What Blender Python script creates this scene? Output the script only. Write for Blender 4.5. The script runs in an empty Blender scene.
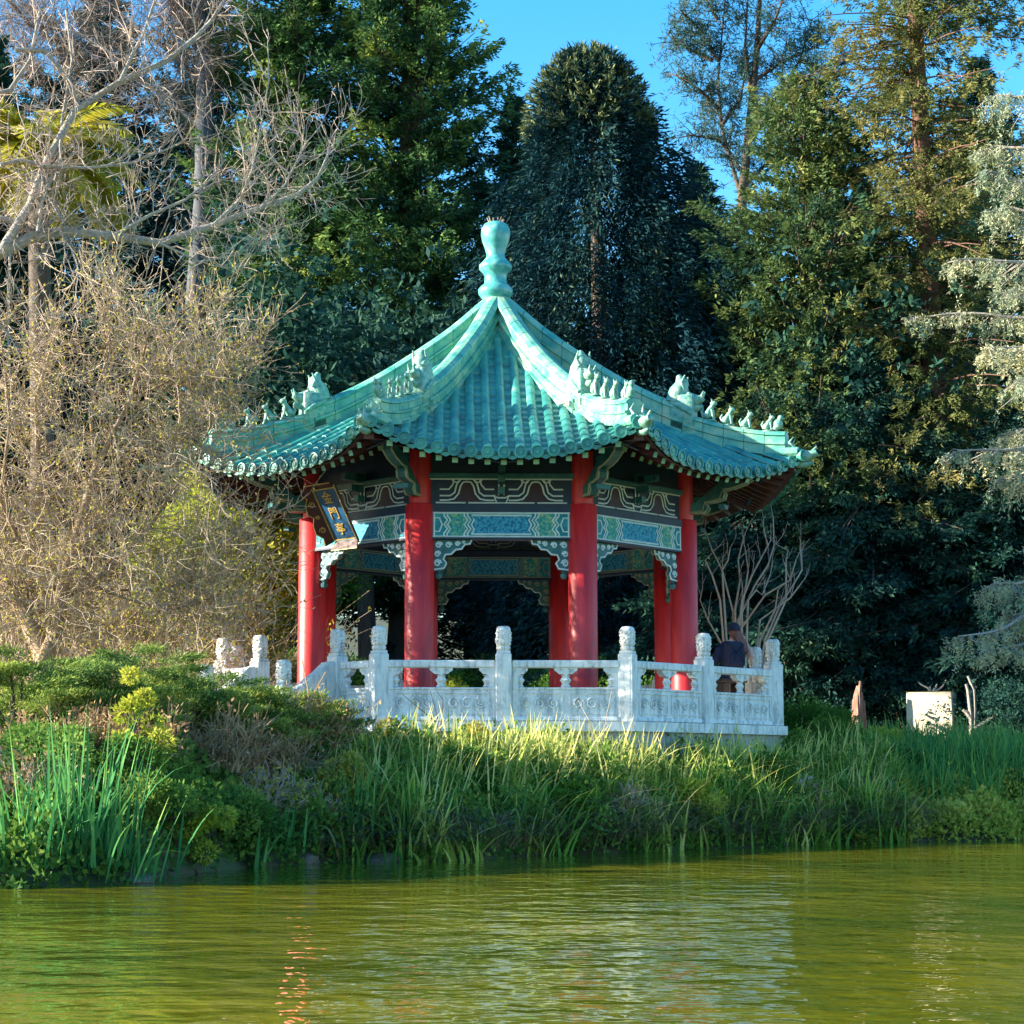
import bpy, math, random
import numpy as np
random.seed(7)
RS = np.random.RandomState(11)
sc = bpy.context.scene
COL = sc.collection
PI = math.pi
R = math.radians
TAN = math.tan(PI/8)

# ------------------------------------------------------------------ camera
CX, CD, YAW, PITCH, F = -0.699, 31.958, 0.02982, 0.13757, 1897.65
CZ = 1.1
WATER = 0.1
cam = bpy.data.cameras.new('camera'); camo = bpy.data.objects.new('camera', cam); COL.objects.link(camo)
camo.location = (CX, -CD, CZ); camo.rotation_euler = (PI/2+PITCH, 0, -YAW)
cam.sensor_width = 36; cam.lens = F/1024*36; cam.clip_end = 3000; cam.clip_start = 0.1
sc.camera = camo
sc.render.resolution_x = sc.render.resolution_y = 1024

def at(px, py, Y):
    """point of the world on the plane y=Y seen at a pixel of the photo"""
    a = (px-512)/F; b = (512-py)/F
    d = (a, math.cos(PITCH)-b*math.sin(PITCH), math.sin(PITCH)+b*math.cos(PITCH))
    c, s = math.cos(YAW), math.sin(YAW)
    r = (d[0]*c+d[1]*s, -d[0]*s+d[1]*c, d[2])
    t = (Y+CD)/r[1]
    return np.array([CX+t*r[0], Y, CZ+t*r[2]])

# ------------------------------------------------------------------ world, sun
SUN_EL, SUN_AZ = R(20), R(-95)          # azimuth clockwise from +Y
w = bpy.data.worlds.new('World'); sc.world = w; w.use_nodes = True
nt = w.node_tree
sky = nt.nodes.new('ShaderNodeTexSky'); sky.sky_type = 'NISHITA'; sky.sun_disc = False
sky.sun_elevation = SUN_EL; sky.sun_rotation = SUN_AZ % (2*PI)
sky.ozone_density = 3.0; sky.dust_density = 0.3; sky.air_density = 1.2
bg = nt.nodes['Background']; bg.inputs[1].default_value = 0.11
hs = nt.nodes.new('ShaderNodeHueSaturation'); hs.inputs['Saturation'].default_value = 1.4
nt.links.new(sky.outputs[0], hs.inputs['Color']); nt.links.new(hs.outputs[0], bg.inputs[0])
sd = bpy.data.lights.new('sun', 'SUN'); sd.energy = 5.0; sd.angle = R(0.5); sd.color = (1, .91, .74)
so = bpy.data.objects.new('sun', sd); COL.objects.link(so)
sv = (math.sin(SUN_AZ)*math.cos(SUN_EL), math.cos(SUN_AZ)*math.cos(SUN_EL), math.sin(SUN_EL))
from mathutils import Vector, Matrix
so.rotation_euler = Vector(sv).to_track_quat('Z', 'Y').to_euler(); so.location = (-30, -10, 30)
sc.view_settings.view_transform = 'Standard'; sc.view_settings.look = 'None'
sc.view_settings.exposure = 2.02; sc.view_settings.gamma = 1
sc.render.engine = 'CYCLES'

# ------------------------------------------------------------------ mesh builder
class MB:
    def __init__(s): s.v = []; s.q = []; s.m = []; s.r = []; s.n = 0
    def add(s, v, f, mat=0, rnd=None):
        v = np.asarray(v, float).reshape(-1, 3); f = np.asarray(f, int)
        if f.ndim == 1: f = f.reshape(1, -1)
        if f.shape[1] == 3: f = np.concatenate([f, -np.ones((len(f), 1), int)], 1)
        g = f + s.n; g[f < 0] = -1
        s.v.append(v); s.q.append(g); s.m.append(np.full(len(f), mat))
        s.r.append(np.zeros(len(v)) if rnd is None else np.broadcast_to(rnd, (len(v),)).astype(float)); s.n += len(v)
    def poly(s, v, mat=0):           # n-gon fan (convex or mild concave handled by centre fan)
        v = np.asarray(v, float); c = v.mean(0); n = len(v)
        s.add(np.vstack([v, c]), [[i, (i+1) % n, n] for i in range(n)], mat)
    def build(s, name, mats, parent=None, smooth=False, loc=None, rz=0):
        V = np.concatenate(s.v); Q = np.concatenate(s.q); M = np.concatenate(s.m); RR = np.concatenate(s.r)
        me = bpy.data.meshes.new(name)
        cnt = np.where(Q[:, 3] < 0, 3, 4); li = Q[Q >= 0]
        me.vertices.add(len(V)); me.vertices.foreach_set('co', V.astype(np.float32).ravel())
        me.loops.add(len(li)); me.loops.foreach_set('vertex_index', li.astype(np.int32))
        me.polygons.add(len(Q)); st = np.concatenate([[0], np.cumsum(cnt)[:-1]])
        me.polygons.foreach_set('loop_start', st.astype(np.int32)); me.polygons.foreach_set('loop_total', cnt.astype(np.int32))
        me.polygons.foreach_set('material_index', M.astype(np.int32))
        me.polygons.foreach_set('use_smooth', np.full(len(Q), bool(smooth)))
        at_ = me.attributes.new('rnd', 'FLOAT', 'POINT'); at_.data.foreach_set('value', RR.astype(np.float32))
        me.update(calc_edges=True); me.validate()
        if not isinstance(mats, (list, tuple)): mats = [mats]
        for m in mats: me.materials.append(m)
        o = bpy.data.objects.new(name, me); COL.objects.link(o)
        if parent: o.parent = parent
        if loc is not None: o.location = loc
        o.rotation_euler.z = rz
        return o
    # ---- shapes
    def box(s, c, d, rz=0, mat=0, taper=1.0, rnd=None):
        x, y, z = np.array(d)/2
        V = np.array([[-x, -y, -z], [x, -y, -z], [x, y, -z], [-x, y, -z], [-x*taper, -y*taper, z], [x*taper, -y*taper, z], [x*taper, y*taper, z], [-x*taper, y*taper, z]])
        if rz: ca, sa = math.cos(rz), math.sin(rz); V = V @ np.array([[ca, sa, 0], [-sa, ca, 0], [0, 0, 1]])
        s.add(V+np.array(c), [[0, 3, 2, 1], [4, 5, 6, 7], [0, 1, 5, 4], [1, 2, 6, 5], [2, 3, 7, 6], [3, 0, 4, 7]], mat, rnd)
    def bbox(s, c, d, b=.012, mat=0):   # box with chamfered edges
        x, y, z = np.array(d)/2; L = []
        for zz, k in ((-z, b), (-z+b, 0), (z-b, 0), (z, b)):
            a, e = x-k, y-k
            L.append([[-a, -e+b*(k == 0), zz], [-a+b*(k == 0), -e, zz], [a-b*(k == 0), -e, zz], [a, -e+b*(k == 0), zz], [a, e-b*(k == 0), zz], [a-b*(k == 0), e, zz], [-a+b*(k == 0), e, zz], [-a, e-b*(k == 0), zz]])
        V = np.array(L).reshape(-1, 3)+np.array(c); F_ = []
        for j in range(3):
            for i in range(8): F_.append([j*8+i, j*8+(i+1) % 8, (j+1)*8+(i+1) % 8, (j+1)*8+i])
        s.add(V, F_, mat); s.poly(V[24:32], mat); s.poly(V[7::-1], mat)
    def beam(s, a, b, wd, ht, mat=0, endmat=None, up=(0, 0, 1)):
        a = np.array(a, float); b = np.array(b, float); d = b-a; d /= np.linalg.norm(d)
        sd_ = np.cross(d, up); sd_ /= np.linalg.norm(sd_); u = np.cross(sd_, d)
        V = []
        for p in (a, b):
            for i, j in ((-1, -1), (1, -1), (1, 1), (-1, 1)): V.append(p+sd_*wd/2*i+u*ht/2*j)
        s.add(V, [[0, 1, 5, 4], [1, 2, 6, 5], [2, 3, 7, 6], [3, 0, 4, 7], [3, 2, 1, 0]], mat)
        s.add(V[4:], [[0, 1, 2, 3]], mat if endmat is None else endmat)
    def tube(s, P, rad, n=8, mat=0, cap=True, rnd=None):
        P = np.asarray(P, float); k = len(P); rad = np.broadcast_to(rad, (k,)).astype(float)
        T = np.gradient(P, axis=0); T /= np.linalg.norm(T, axis=1)[:, None]+1e-9
        ref = np.array([0, 0, 1.]) if abs(T[0, 2]) < .9 else np.array([1., 0, 0])
        a = np.arange(n)/n*2*PI; V = []
        for i in range(k):
            u = ref-T[i]*ref.dot(T[i]); u /= np.linalg.norm(u)+1e-9; ref = u; q = np.cross(T[i], u)
            V.append(P[i]+rad[i]*(np.cos(a)[:, None]*u+np.sin(a)[:, None]*q))
        V = np.concatenate(V); F_ = [[j*n+i, j*n+(i+1) % n, (j+1)*n+(i+1) % n, (j+1)*n+i] for j in range(k-1) for i in range(n)]
        s.add(V, F_, mat, rnd)
        if cap: s.poly(V[-n:], mat); s.poly(V[:n][::-1], mat)
    def lathe(s, prof, n=24, c=(0, 0, 0), mat=0, sx=1, sy=1):
        a = np.arange(n)/n*2*PI; V = np.concatenate([np.stack([np.cos(a)*r*sx, np.sin(a)*r*sy, np.full(n, z)], 1) for r, z in prof])+np.array(c)
        F_ = [[j*n+i, j*n+(i+1) % n, (j+1)*n+(i+1) % n, (j+1)*n+i] for j in range(len(prof)-1) for i in range(n)]
        s.add(V, F_, mat); s.poly(V[-n:], mat); s.poly(V[:n][::-1], mat)
    def ell(s, c, r, n=10, mat=0, rot=None):
        prof = [(math.sin(t), -math.cos(t)) for t in np.linspace(.05, PI-.05, n)]
        a = np.arange(n+2)/(n+2)*2*PI; V = np.concatenate([np.stack([np.cos(a)*q, np.sin(a)*q, np.full(n+2, z)], 1) for q, z in prof])*np.array(r)
        if rot is not None: V = V @ np.array(rot).T
        V += np.array(c); m = n+2
        s.add(V, [[j*m+i, j*m+(i+1) % m, (j+1)*m+(i+1) % m, (j+1)*m+i] for j in range(n-1) for i in range(m)], mat)
    def extrude(s, P2, y0, y1, mat=0):     # outline in (x,z), extruded along y ; tessellated for concave outlines
        from mathutils.geometry import tessellate_polygon
        P2 = [tuple(p) for p in P2]; n = len(P2)
        T = tessellate_polygon([[Vector((p[0], p[1], 0)) for p in P2]])
        V = [[p[0], y0, p[1]] for p in P2]+[[p[0], y1, p[1]] for p in P2]
        s.add(V, [list(t) for t in T]+[[n+a for a in t[::-1]] for t in T], mat)
        s.add(V, [[i, (i+1) % n, n+(i+1) % n, n+i] for i in range(n)], mat)

def segs(mb, P0, P1, r0, r1, n=3, mat=0, rnd=None):
    P0 = np.asarray(P0, float); P1 = np.asarray(P1, float); N = len(P0); r0 = np.broadcast_to(r0, (N,)); r1 = np.broadcast_to(r1, (N,))
    T = P1-P0; T /= np.linalg.norm(T, axis=1)[:, None]+1e-9
    ref = np.where(np.abs(T[:, 2:3]) < .9, np.array([[0, 0, 1.]]), np.array([[1., 0, 0]]))
    U = np.cross(T, ref); U /= np.linalg.norm(U, axis=1)[:, None]+1e-9; W = np.cross(T, U)
    a = np.arange(n)/n*2*PI
    o = np.cos(a)[None, :, None]*U[:, None]+np.sin(a)[None, :, None]*W[:, None]
    V = np.concatenate([P0[:, None]+o*r0[:, None, None], P1[:, None]+o*r1[:, None, None]], 1)
    base = np.arange(N)[:, None]*2*n
    F_ = np.concatenate([base+np.array([[i, (i+1) % n, n+(i+1) % n, n+i]]) for i in range(n)], 0)
    mb.add(V.reshape(-1, 3), F_, mat, None if rnd is None else np.repeat(rnd, 2*n))

def unit(v): return v/(np.linalg.norm(v, axis=-1, keepdims=True)+1e-9)
def cards(mb, P, D, L, W, rnd, mat=0, up=None):
    """N small rhombic leaves: base P, direction D, length L, width W"""
    N = len(P); D = unit(D); L = np.broadcast_to(L, (N,))[:, None]; W = np.broadcast_to(W, (N,))[:, None]
    q = RS.normal(size=(N, 3)) if up is None else up+RS.normal(size=(N, 3))*.4
    S = unit(np.cross(D, q))
    V = np.stack([P, P+D*L*.45+S*W*.5, P+D*L, P+D*L*.45-S*W*.5], 1).reshape(-1, 3)
    mb.add(V, np.arange(4*N).reshape(N, 4), mat, np.repeat(np.broadcast_to(rnd, (N,)), 4))

# ------------------------------------------------------------------ tagging
def tag(o, label=None, cat=None, group=None, kind=None):
    if label: o['label'] = label
    if cat: o['category'] = cat
    if group: o['group'] = group
    if kind: o['kind'] = kind
    return o
def empty(name, loc=(0, 0, 0), label=None, cat=None, group=None, rz=0):
    o = bpy.data.objects.new(name, None); COL.objects.link(o); o.location = loc; o.rotation_euler.z = rz
    o.empty_display_size = .2
    return tag(o, label, cat, group)
def cp(o, parent=None, loc=None, rz=None, tree=True, scale=None):
    c = o.copy(); COL.objects.link(c)
    if parent is not None: c.parent = parent
    if loc is not None: c.location = loc
    if rz is not None: c.rotation_euler.z = rz
    if scale is not None: c.scale = (scale,)*3
    if tree:
        for ch in list(o.children): cp(ch, c)
    return c

# ------------------------------------------------------------------ materials
def newmat(name):
    m = bpy.data.materials.new(name); m.use_nodes = True; n = m.node_tree.nodes; l = m.node_tree.links
    return m, n, l, n['Principled BSDF']
def ramp(n, l, fac, cols, pos=None):
    r = n.new('ShaderNodeValToRGB'); e = r.color_ramp.elements
    while len(e) < len(cols): e.new(.5)
    for i, c in enumerate(cols):
        e[i].position = pos[i] if pos else i/(len(cols)-1); e[i].color = (*c, 1)
    l.new(fac, r.inputs[0]); return r.outputs[0]
def noise(n, l, scale, detail=4, vec=None, rough=.6, stretch=None):
    t = n.new('ShaderNodeTexNoise'); t.inputs['Scale'].default_value = scale; t.inputs['Detail'].default_value = detail; t.inputs['Roughness'].default_value = rough
    tc = n.new('ShaderNodeTexCoord'); src = tc.outputs['Object']
    if stretch:
        mp = n.new('ShaderNodeMapping'); mp.inputs['Scale'].default_value = stretch; l.new(src, mp.inputs[0]); src = mp.outputs[0]
    l.new(src, t.inputs['Vector']); return t.outputs['Fac']
def mat(name, cols, scale=3, rough=.6, bump=0, bscale=20, pos=None, spec=.5, stretch=None, rough2=None, metallic=0):
    m, n, l, b = newmat(name)
    f = noise(n, l, scale, 6, stretch=stretch)
    l.new(ramp(n, l, f, cols, pos or [0.3+.4*i/(len(cols)-1) for i in range(len(cols))]), b.inputs['Base Color'])
    b.inputs['Roughness'].default_value = rough; b.inputs['Specular IOR Level'].default_value = spec; b.inputs['Metallic'].default_value = metallic
    if rough2 is not None:
        mr = n.new('ShaderNodeMapRange'); l.new(noise(n, l, scale*2.3, 4), mr.inputs[0]); mr.inputs[3].default_value = rough; mr.inputs[4].default_value = rough2; l.new(mr.outputs[0], b.inputs['Roughness'])
    if bump:
        bm = n.new('ShaderNodeBump'); bm.inputs['Strength'].default_value = bump; bm.inputs['Distance'].default_value = .02
        l.new(noise(n, l, bscale, 5), bm.inputs['Height']); l.new(bm.outputs[0], b.inputs['Normal'])
    return m
def leaf(name, cols, transl=.3, nscale=.5, rough=.7, mixn=.45, spec=.08, pos=None):
    m, n, l, b = newmat(name)
    a = n.new('ShaderNodeAttribute'); a.attribute_name = 'rnd'
    f = noise(n, l, nscale, 4)
    mr = n.new('ShaderNodeMapRange'); mr.inputs[1].default_value = .3; mr.inputs[2].default_value = .7; l.new(f, mr.inputs[0])
    mx = n.new('ShaderNodeMix'); mx.inputs[0].default_value = mixn; l.new(a.outputs['Fac'], mx.inputs[2]); l.new(mr.outputs[0], mx.inputs[3])
    c = ramp(n, l, mx.outputs[0], cols, pos)
    l.new(c, b.inputs['Base Color']); b.inputs['Roughness'].default_value = rough; b.inputs['Specular IOR Level'].default_value = spec
    if transl:
        t = n.new('ShaderNodeBsdfTranslucent'); l.new(c, t.inputs[0]); ms = n.new('ShaderNodeMixShader'); ms.inputs[0].default_value = transl
        l.new(b.outputs[0], ms.inputs[1]); l.new(t.outputs[0], ms.inputs[2]); l.new(ms.outputs[0], n['Material Output'].inputs[0])
    return m

M_tile = mat('glazed_tile', [(.010, .10, .10), (.025, .21, .18), (.065, .31, .235), (.38, .48, .31)], 2.6, .3, .25, 30, [.25, .45, .62, .82], rough2=.5)
M_ridge = mat('glazed_ridge_tile', [(.03, .22, .18), (.08, .33, .25), (.22, .42, .28), (.48, .46, .28)], 3.2, .34, .3, 25, [.28, .43, .57, .74], rough2=.55)
M_groove = mat('tile_joint', [(.01, .06, .05), (.02, .09, .07)], 5, .8)
M_fig = mat('glazed_figure', [(.04, .20, .16), (.16, .36, .27), (.40, .43, .31)], 14, .4, .5, 30)
M_fin = mat('finial_glaze', [(.03, .22, .22), (.06, .32, .30), (.12, .42, .38), (.3, .42, .32)], 6, .32, .1, 20)
M_red = mat('red_lacquer', [(.34, .008, .014), (.52, .014, .020), (.56, .03, .03)], 3.5, .42, .08, 18, rough2=.5, stretch=(3, 3, .35))
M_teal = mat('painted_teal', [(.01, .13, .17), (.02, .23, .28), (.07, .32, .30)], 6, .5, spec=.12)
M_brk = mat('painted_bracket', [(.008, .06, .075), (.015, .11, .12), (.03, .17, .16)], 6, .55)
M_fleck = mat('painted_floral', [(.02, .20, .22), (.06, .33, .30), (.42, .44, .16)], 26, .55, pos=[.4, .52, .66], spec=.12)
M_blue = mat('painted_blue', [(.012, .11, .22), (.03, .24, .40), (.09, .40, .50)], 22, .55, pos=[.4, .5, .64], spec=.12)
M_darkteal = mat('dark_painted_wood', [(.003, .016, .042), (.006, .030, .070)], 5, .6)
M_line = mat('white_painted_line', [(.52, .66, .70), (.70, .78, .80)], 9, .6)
M_dimline = mat('dull_painted_line', [(.22, .27, .20), (.34, .36, .25)], 9, .6)  # duller line colour for inward faces and corner brackets
M_maroon = mat('maroon_wood', [(.035, .008, .010), (.07, .016, .014)], 5, .6)
M_gold = mat('gold_paint', [(.42, .28, .07), (.55, .38, .12)], 9, .5, metallic=.2)
M_plaqueblue = mat('plaque_blue', [(.008, .05, .13), (.012, .08, .17)], 5, .4)
M_rafterend = mat('rafter_end_paint', [(.14, .40, .34), (.30, .52, .40)], 9, .6)
def stone_mat(name, A, B, C, streak=True):
    m, n, l, b = newmat(name)
    c1 = ramp(n, l, noise(n, l, 3.2, 8, rough=.7), [B, A], [.35, .6])
    f = noise(n, l, 5, 6, stretch=(2.6, 2.6, .5), rough=.75)
    k = ramp(n, l, f, [(1, 1, 1), (0, 0, 0)], [.38, .52])
    mx = n.new('ShaderNodeMix'); mx.data_type = 'RGBA'; l.new(k, mx.inputs[0]); l.new(c1, mx.inputs[6]); mx.inputs[7].default_value = (*C, 1)
    l.new(mx.outputs[2], b.inputs['Base Color']); b.inputs['Roughness'].default_value = .75
    bm = n.new('ShaderNodeBump'); bm.inputs['Strength'].default_value = .5; bm.inputs['Distance'].default_value = .012
    l.new(noise(n, l, 34, 5), bm.inputs['Height']); l.new(bm.outputs[0], b.inputs['Normal'])
    return m
M_marble = stone_mat('weathered_white_marble', (.72, .73, .71), (.56, .58, .57), (.34, .37, .37))
M_carve = stone_mat('carved_marble', (.76, .75, .71), (.58, .58, .55), (.26, .26, .24))
M_base = stone_mat('grey_stone', (.34, .36, .36), (.26, .28, .28), (.18, .20, .20))
M_floor = stone_mat('floor_stone', (.60, .56, .48), (.50, .47, .42), (.38, .36, .32))
M_block = stone_mat('cream_stone', (.66, .56, .40), (.58, .50, .36), (.50, .42, .30))
M_rock = mat('rock', [(.05, .045, .04), (.11, .10, .085), (.20, .17, .14)], 4, .9, .8, 12)
M_bark = mat('brown_bark', [(.05, .035, .028), (.11, .08, .06)], 5, .9, .8, 14, stretch=(3, 3, .5))
M_redbark = mat('redwood_bark', [(.06, .03, .022), (.15, .07, .045)], 5, .9, .8, 14, stretch=(3, 3, .4))
M_palebark = mat('pale_bark', [(.16, .13, .10), (.36, .31, .24), (.24, .22, .21), (.34, .30, .26)], 6, .85, .6, 16)
M_twig = mat('bare_twig', [(.26, .19, .17), (.46, .36, .29), (.34, .25, .23)], 2, .8)
M_goldtwig = mat('golden_twig', [(.20, .14, .09), (.46, .36, .25), (.30, .21, .15), (.50, .40, .26)], .9, .8)
M_bluebark = mat('smooth_grey_bark', [(.035, .045, .06), (.07, .075, .09), (.05, .04, .04)], 2, .85, .4, 8, stretch=(1, 1, .4))

# ------------------------------------------------------------------ terrain
SH = [(-200, -15), (-40, -15), (-12, -14.9), (-4.75, -14.6), (-3.7, -14.1), (-3.35, -12.2), (-3.02, -11.05), (-2.14, -9.7), (-.98, -9.6), (.63, -7.8), (2.59, -6.2), (5.15, -3.7), (8.1, -2.4), (14, -1.6), (60, 2), (400, 20)]
SHX = np.array([p[0] for p in SH], float); SHY = np.array([p[1] for p in SH], float)
def shore(x): x = np.asarray(x, float); return np.interp(x, SHX, SHY)+.12*np.sin(x*3.1)+.08*np.sin(x*7.7+1)
def gz(x, y):
    x = np.asarray(x, float); y = np.asarray(y, float); s = y-shore(x)
    z = WATER-.05+1.35*(1-np.exp(-np.clip(s, 0, None)/1.9)) + np.where(s < 0, np.clip(s, -3, 0)*.5, 0)
    h = np.clip(y-6, 0, 60); z = z+.13*h*np.clip(h/8, 0, 1)*np.where(h > 45, 1, 1)
    z = z + np.where(s > .5, .06*np.sin(x*1.7+y*.9)+.05*np.sin(x*.8-y*2.1), 0)
    return z
def ramp_coords(lo, hi, n, c, k):
    t = np.linspace(-1, 1, n); s = np.sinh(t*k)/math.sinh(k)
    return np.where(s < 0, c+s*(c-lo), c+s*(hi-c))
xs = ramp_coords(-400, 400, 260, 0, 4.2); ys = ramp_coords(-60, 400, 260, -6, 4.2)
X, Y = np.meshgrid(xs, ys); Z = gz(X, Y); nx, ny = len(xs), len(ys)
idx = np.arange(nx*ny).reshape(ny, nx)
g = MB(); g.add(np.stack([X, Y, Z], -1).reshape(-1, 3), np.stack([idx[:-1, :-1], idx[:-1, 1:], idx[1:, 1:], idx[1:, :-1]], -1).reshape(-1, 4))
M_ground = mat('leaf_litter_soil', [(.03, .03, .015), (.06, .055, .025), (.035, .065, .018), (.09, .07, .04)], .9, .95, .8, 6)
tag(g.build('ground', M_ground, smooth=True), kind='structure')
# water sheet with murky body and ripples
m, n, l, b = newmat('pond_water')
b.inputs['Base Color'].default_value = (.165, .165, .012, 1); b.inputs['Roughness'].default_value = .02; b.inputs['IOR'].default_value = 1.42
cw = ramp(n, l, noise(n, l, .35, 3), [(.070, .090, .006), (.150, .145, .007)], [.35, .65]); l.new(cw, b.inputs['Base Color'])
def bumpn(scale, stretch, dist, prev=None, det=3):
    bm = n.new('ShaderNodeBump'); bm.inputs['Strength'].default_value = 1; bm.inputs['Distance'].default_value = dist
    l.new(noise(n, l, scale, det, stretch=stretch), bm.inputs['Height'])
    if prev: l.new(prev, bm.inputs['Normal'])
    return bm.outputs[0]
q = bumpn(.8, (1.2, 1.3, 1), .035, None, 2); q = bumpn(2.2, (1.2, 1.2, 1), .026, q, 2); q = bumpn(6, (1.2, 1.1, 1), .004, q, 2)
l.new(q, b.inputs['Normal'])
wm = MB(); wm.add([[-600, -600, WATER], [600, -600, WATER], [600, 60, WATER], [-600, 60, WATER]], [[0, 1, 2, 3]])
tag(wm.build('water', m), kind='structure')

# ------------------------------------------------------------------ PAVILION
pav = empty('pavilion', (0, 0, 1.2), 'octagonal red-columned garden pavilion with a green glazed tile roof on a white terrace', 'pavilion')
POFF = Vector((0, 0, -1.2))
def ring(o, k0=0, ang0=0, parent=pav, ks=range(8)):
    """o is built in the frame of side 0; give every other side its own copy"""
    out = []
    for i, k in enumerate(ks):
        c = o if i == 0 else cp(o, parent)
        c.location = POFF if parent is pav else c.location
        c.rotation_euler.z = R(45*k+ang0); out.append(c)
    return out
A_C = 3.018      # apothem of column octagon
A_R = 4.364      # rail octagon
FLOOR = 1.93
# terrace
t = MB()
def octring(mb, a0, z0, a1, z1, mat=0):
    V = []
    for a_, z_ in ((a0, z0), (a1, z1)):
        r_ = a_/math.cos(PI/8)
        V += [[r_*math.sin(R(22.5+45*k)), -r_*math.cos(R(22.5+45*k)), z_] for k in range(8)]
    mb.add(V, [[i, (i+1) % 8, 8+(i+1) % 8, 8+i] for i in range(8)], mat); return V[8:]
octring(t, A_R+.12, .4, A_R+.12, 1.70); octring(t, A_R+.12, 1.70, A_R+.20, 1.72, 1); octring(t, A_R+.20, 1.72, A_R+.20, 1.86, 1)
V = octring(t, A_R+.20, 1.86, A_R-.2, 1.865, 1); octring(t, A_R-.2, 1.865, A_R-.2, FLOOR, 2); V = octring(t, A_R-.2, FLOOR, 3.6, FLOOR, 2); t.poly(octring(t, 3.6, FLOOR, 3.5, FLOOR+.01, 2), 2)
t.build('terrace', [M_base, M_marble, M_floor], pav).location = POFF
# stairs on the front-left side (frame side 0, then turned -45 deg)
st = MB()
for i in range(3): st.box((0, -(A_R+.2+.32*i+.16), (.7+1.86-.15*(i+1))/2), (1.6, .32, 1.86-.15*(i+1)-.7))
o = st.build('stair', M_marble, pav); o.location = POFF; o.rotation_euler.z = R(-45)
# columns
c = MB(); c.lathe([(.30, FLOOR+.01), (.30, FLOOR+.06), (.27, FLOOR+.12), (.235, FLOOR+.13)], 28, mat=1)
c.lathe([(.225, FLOOR+.13), (.225, 5.2), (.20, 5.22), (.02, 5.23)], 32); c.lathe([(.17, 5.22), (.17, 6.3)], 20, mat=0)
rc = A_C/math.cos(PI/8)
col0 = c.build('column', [M_red, M_base, M_maroon], pav, True)
for k in range(8):
    a_ = R(22.5+45*k); o = col0 if k == 0 else cp(col0, pav)
    o.location = Vector((rc*math.sin(a_), -rc*math.cos(a_), 0))+POFF
for o in [o for o in pav.children if o.name.startswith('column')]:
    pass
# painted lintel
HW = 2.5/2-.19
def strokes(mb, lines, y, r, mat=0, sides=4):
    for P in lines: mb.tube([[p[0], y, p[1]] for p in P], r, sides, mat)
lm = MB(); lm.box((0, -A_C, 4.895), (2*HW, .22, .39), mat=0); lm.box((0, -A_C, 5.145), (2*HW, .26, .105), mat=1); lm.box((0, -A_C, 4.685), (2*HW, .25, .026), mat=1)
for s_ in (-1, 1):
    lm.extrude([(-.46, 4.75), (.46, 4.75), (.42, 4.82), (.46, 4.895), (.42, 4.97), (.46, 5.04), (-.46, 5.04), (-.42, 4.97), (-.46, 4.895), (-.42, 4.82)], -A_C+s_*.105, -A_C+s_*.114, 2)
    for x0 in (-.70, .70): lm.extrude([(x0-.15, 4.71), (x0+.15, 4.71), (x0+.15, 5.08), (x0-.15, 5.08)], -A_C+s_*.105, -A_C+s_*.113, 3)
lint = lm.build('painted_lintel', [M_teal, M_darkteal, M_blue, M_fleck], pav)
def lint_lines():
    L = []
    for s in (-1, 1):
        L.append([(s*1.03, 4.71), (s*1.03, 5.08)])
        L.append([(s*1.03, 4.79), (s*.95, 4.79), (s*.91, 4.895), (s*.95, 5.0), (s*1.03, 5.0)])
        for o_ in (0, .05):
            L.append([(s*(.88-o_), 4.71), (s*(.88-o_), 4.76), (s*(.83-o_), 4.83), (s*(.88-o_), 4.895), (s*(.83-o_), 4.965), (s*(.88-o_), 5.03), (s*(.88-o_), 5.08)])
            L.append([(s*(.52+o_), 4.71), (s*(.52+o_), 4.76), (s*(.47+o_), 4.83), (s*(.52+o_), 4.895), (s*(.47+o_), 4.965), (s*(.52+o_), 5.03), (s*(.52+o_), 5.08)])
    L.append([(-.46, 4.75), (.46, 4.75), (.42, 4.82), (.46, 4.895), (.42, 4.97), (.46, 5.04), (-.46, 5.04), (-.42, 4.97), (-.46, 4.895), (-.42, 4.82), (-.46, 4.75)])
    L.append([(-1.05, 4.712), (1.05, 4.712)]); L.append([(-1.05, 5.078), (1.05, 5.078)])
    return L
tr = MB(); strokes(tr, lint_lines(), -A_C-.114, .0125); 
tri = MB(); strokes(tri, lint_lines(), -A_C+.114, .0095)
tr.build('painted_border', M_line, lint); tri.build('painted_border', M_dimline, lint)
ring(lint)
# frieze with cloud shapes
fm = MB(); fm.box((0, -A_C, 5.41), (2*HW+.1, .10, .425), mat=0); fm.box((0, -A_C, 5.66), (2*HW+.2, .22, .07), mat=1); fm.box((0, -A_C, 6.0), (2*HW+.35, .08, .61), mat=0)
for s in (-1, 1):
    fm.extrude([(s*.53+x, z) for x, z in [(-.2, 5.25), (.2, 5.25), (.13, 5.33), (.09, 5.46), (.05, 5.55), (-.05, 5.55), (-.09, 5.46), (-.13, 5.33)]], -A_C-.062, -A_C-.05, 2)
for i in range(3): fm.box((0, -A_C-.12-.09*i, 5.42+.16*i), (.10, .16+.10*i, .10), mat=1)
fm.box((0, -A_C-.1, 5.75), (.1, .3, .14), mat=1)
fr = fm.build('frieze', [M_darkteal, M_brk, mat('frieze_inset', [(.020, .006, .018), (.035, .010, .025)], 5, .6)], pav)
fl = MB()
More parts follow.
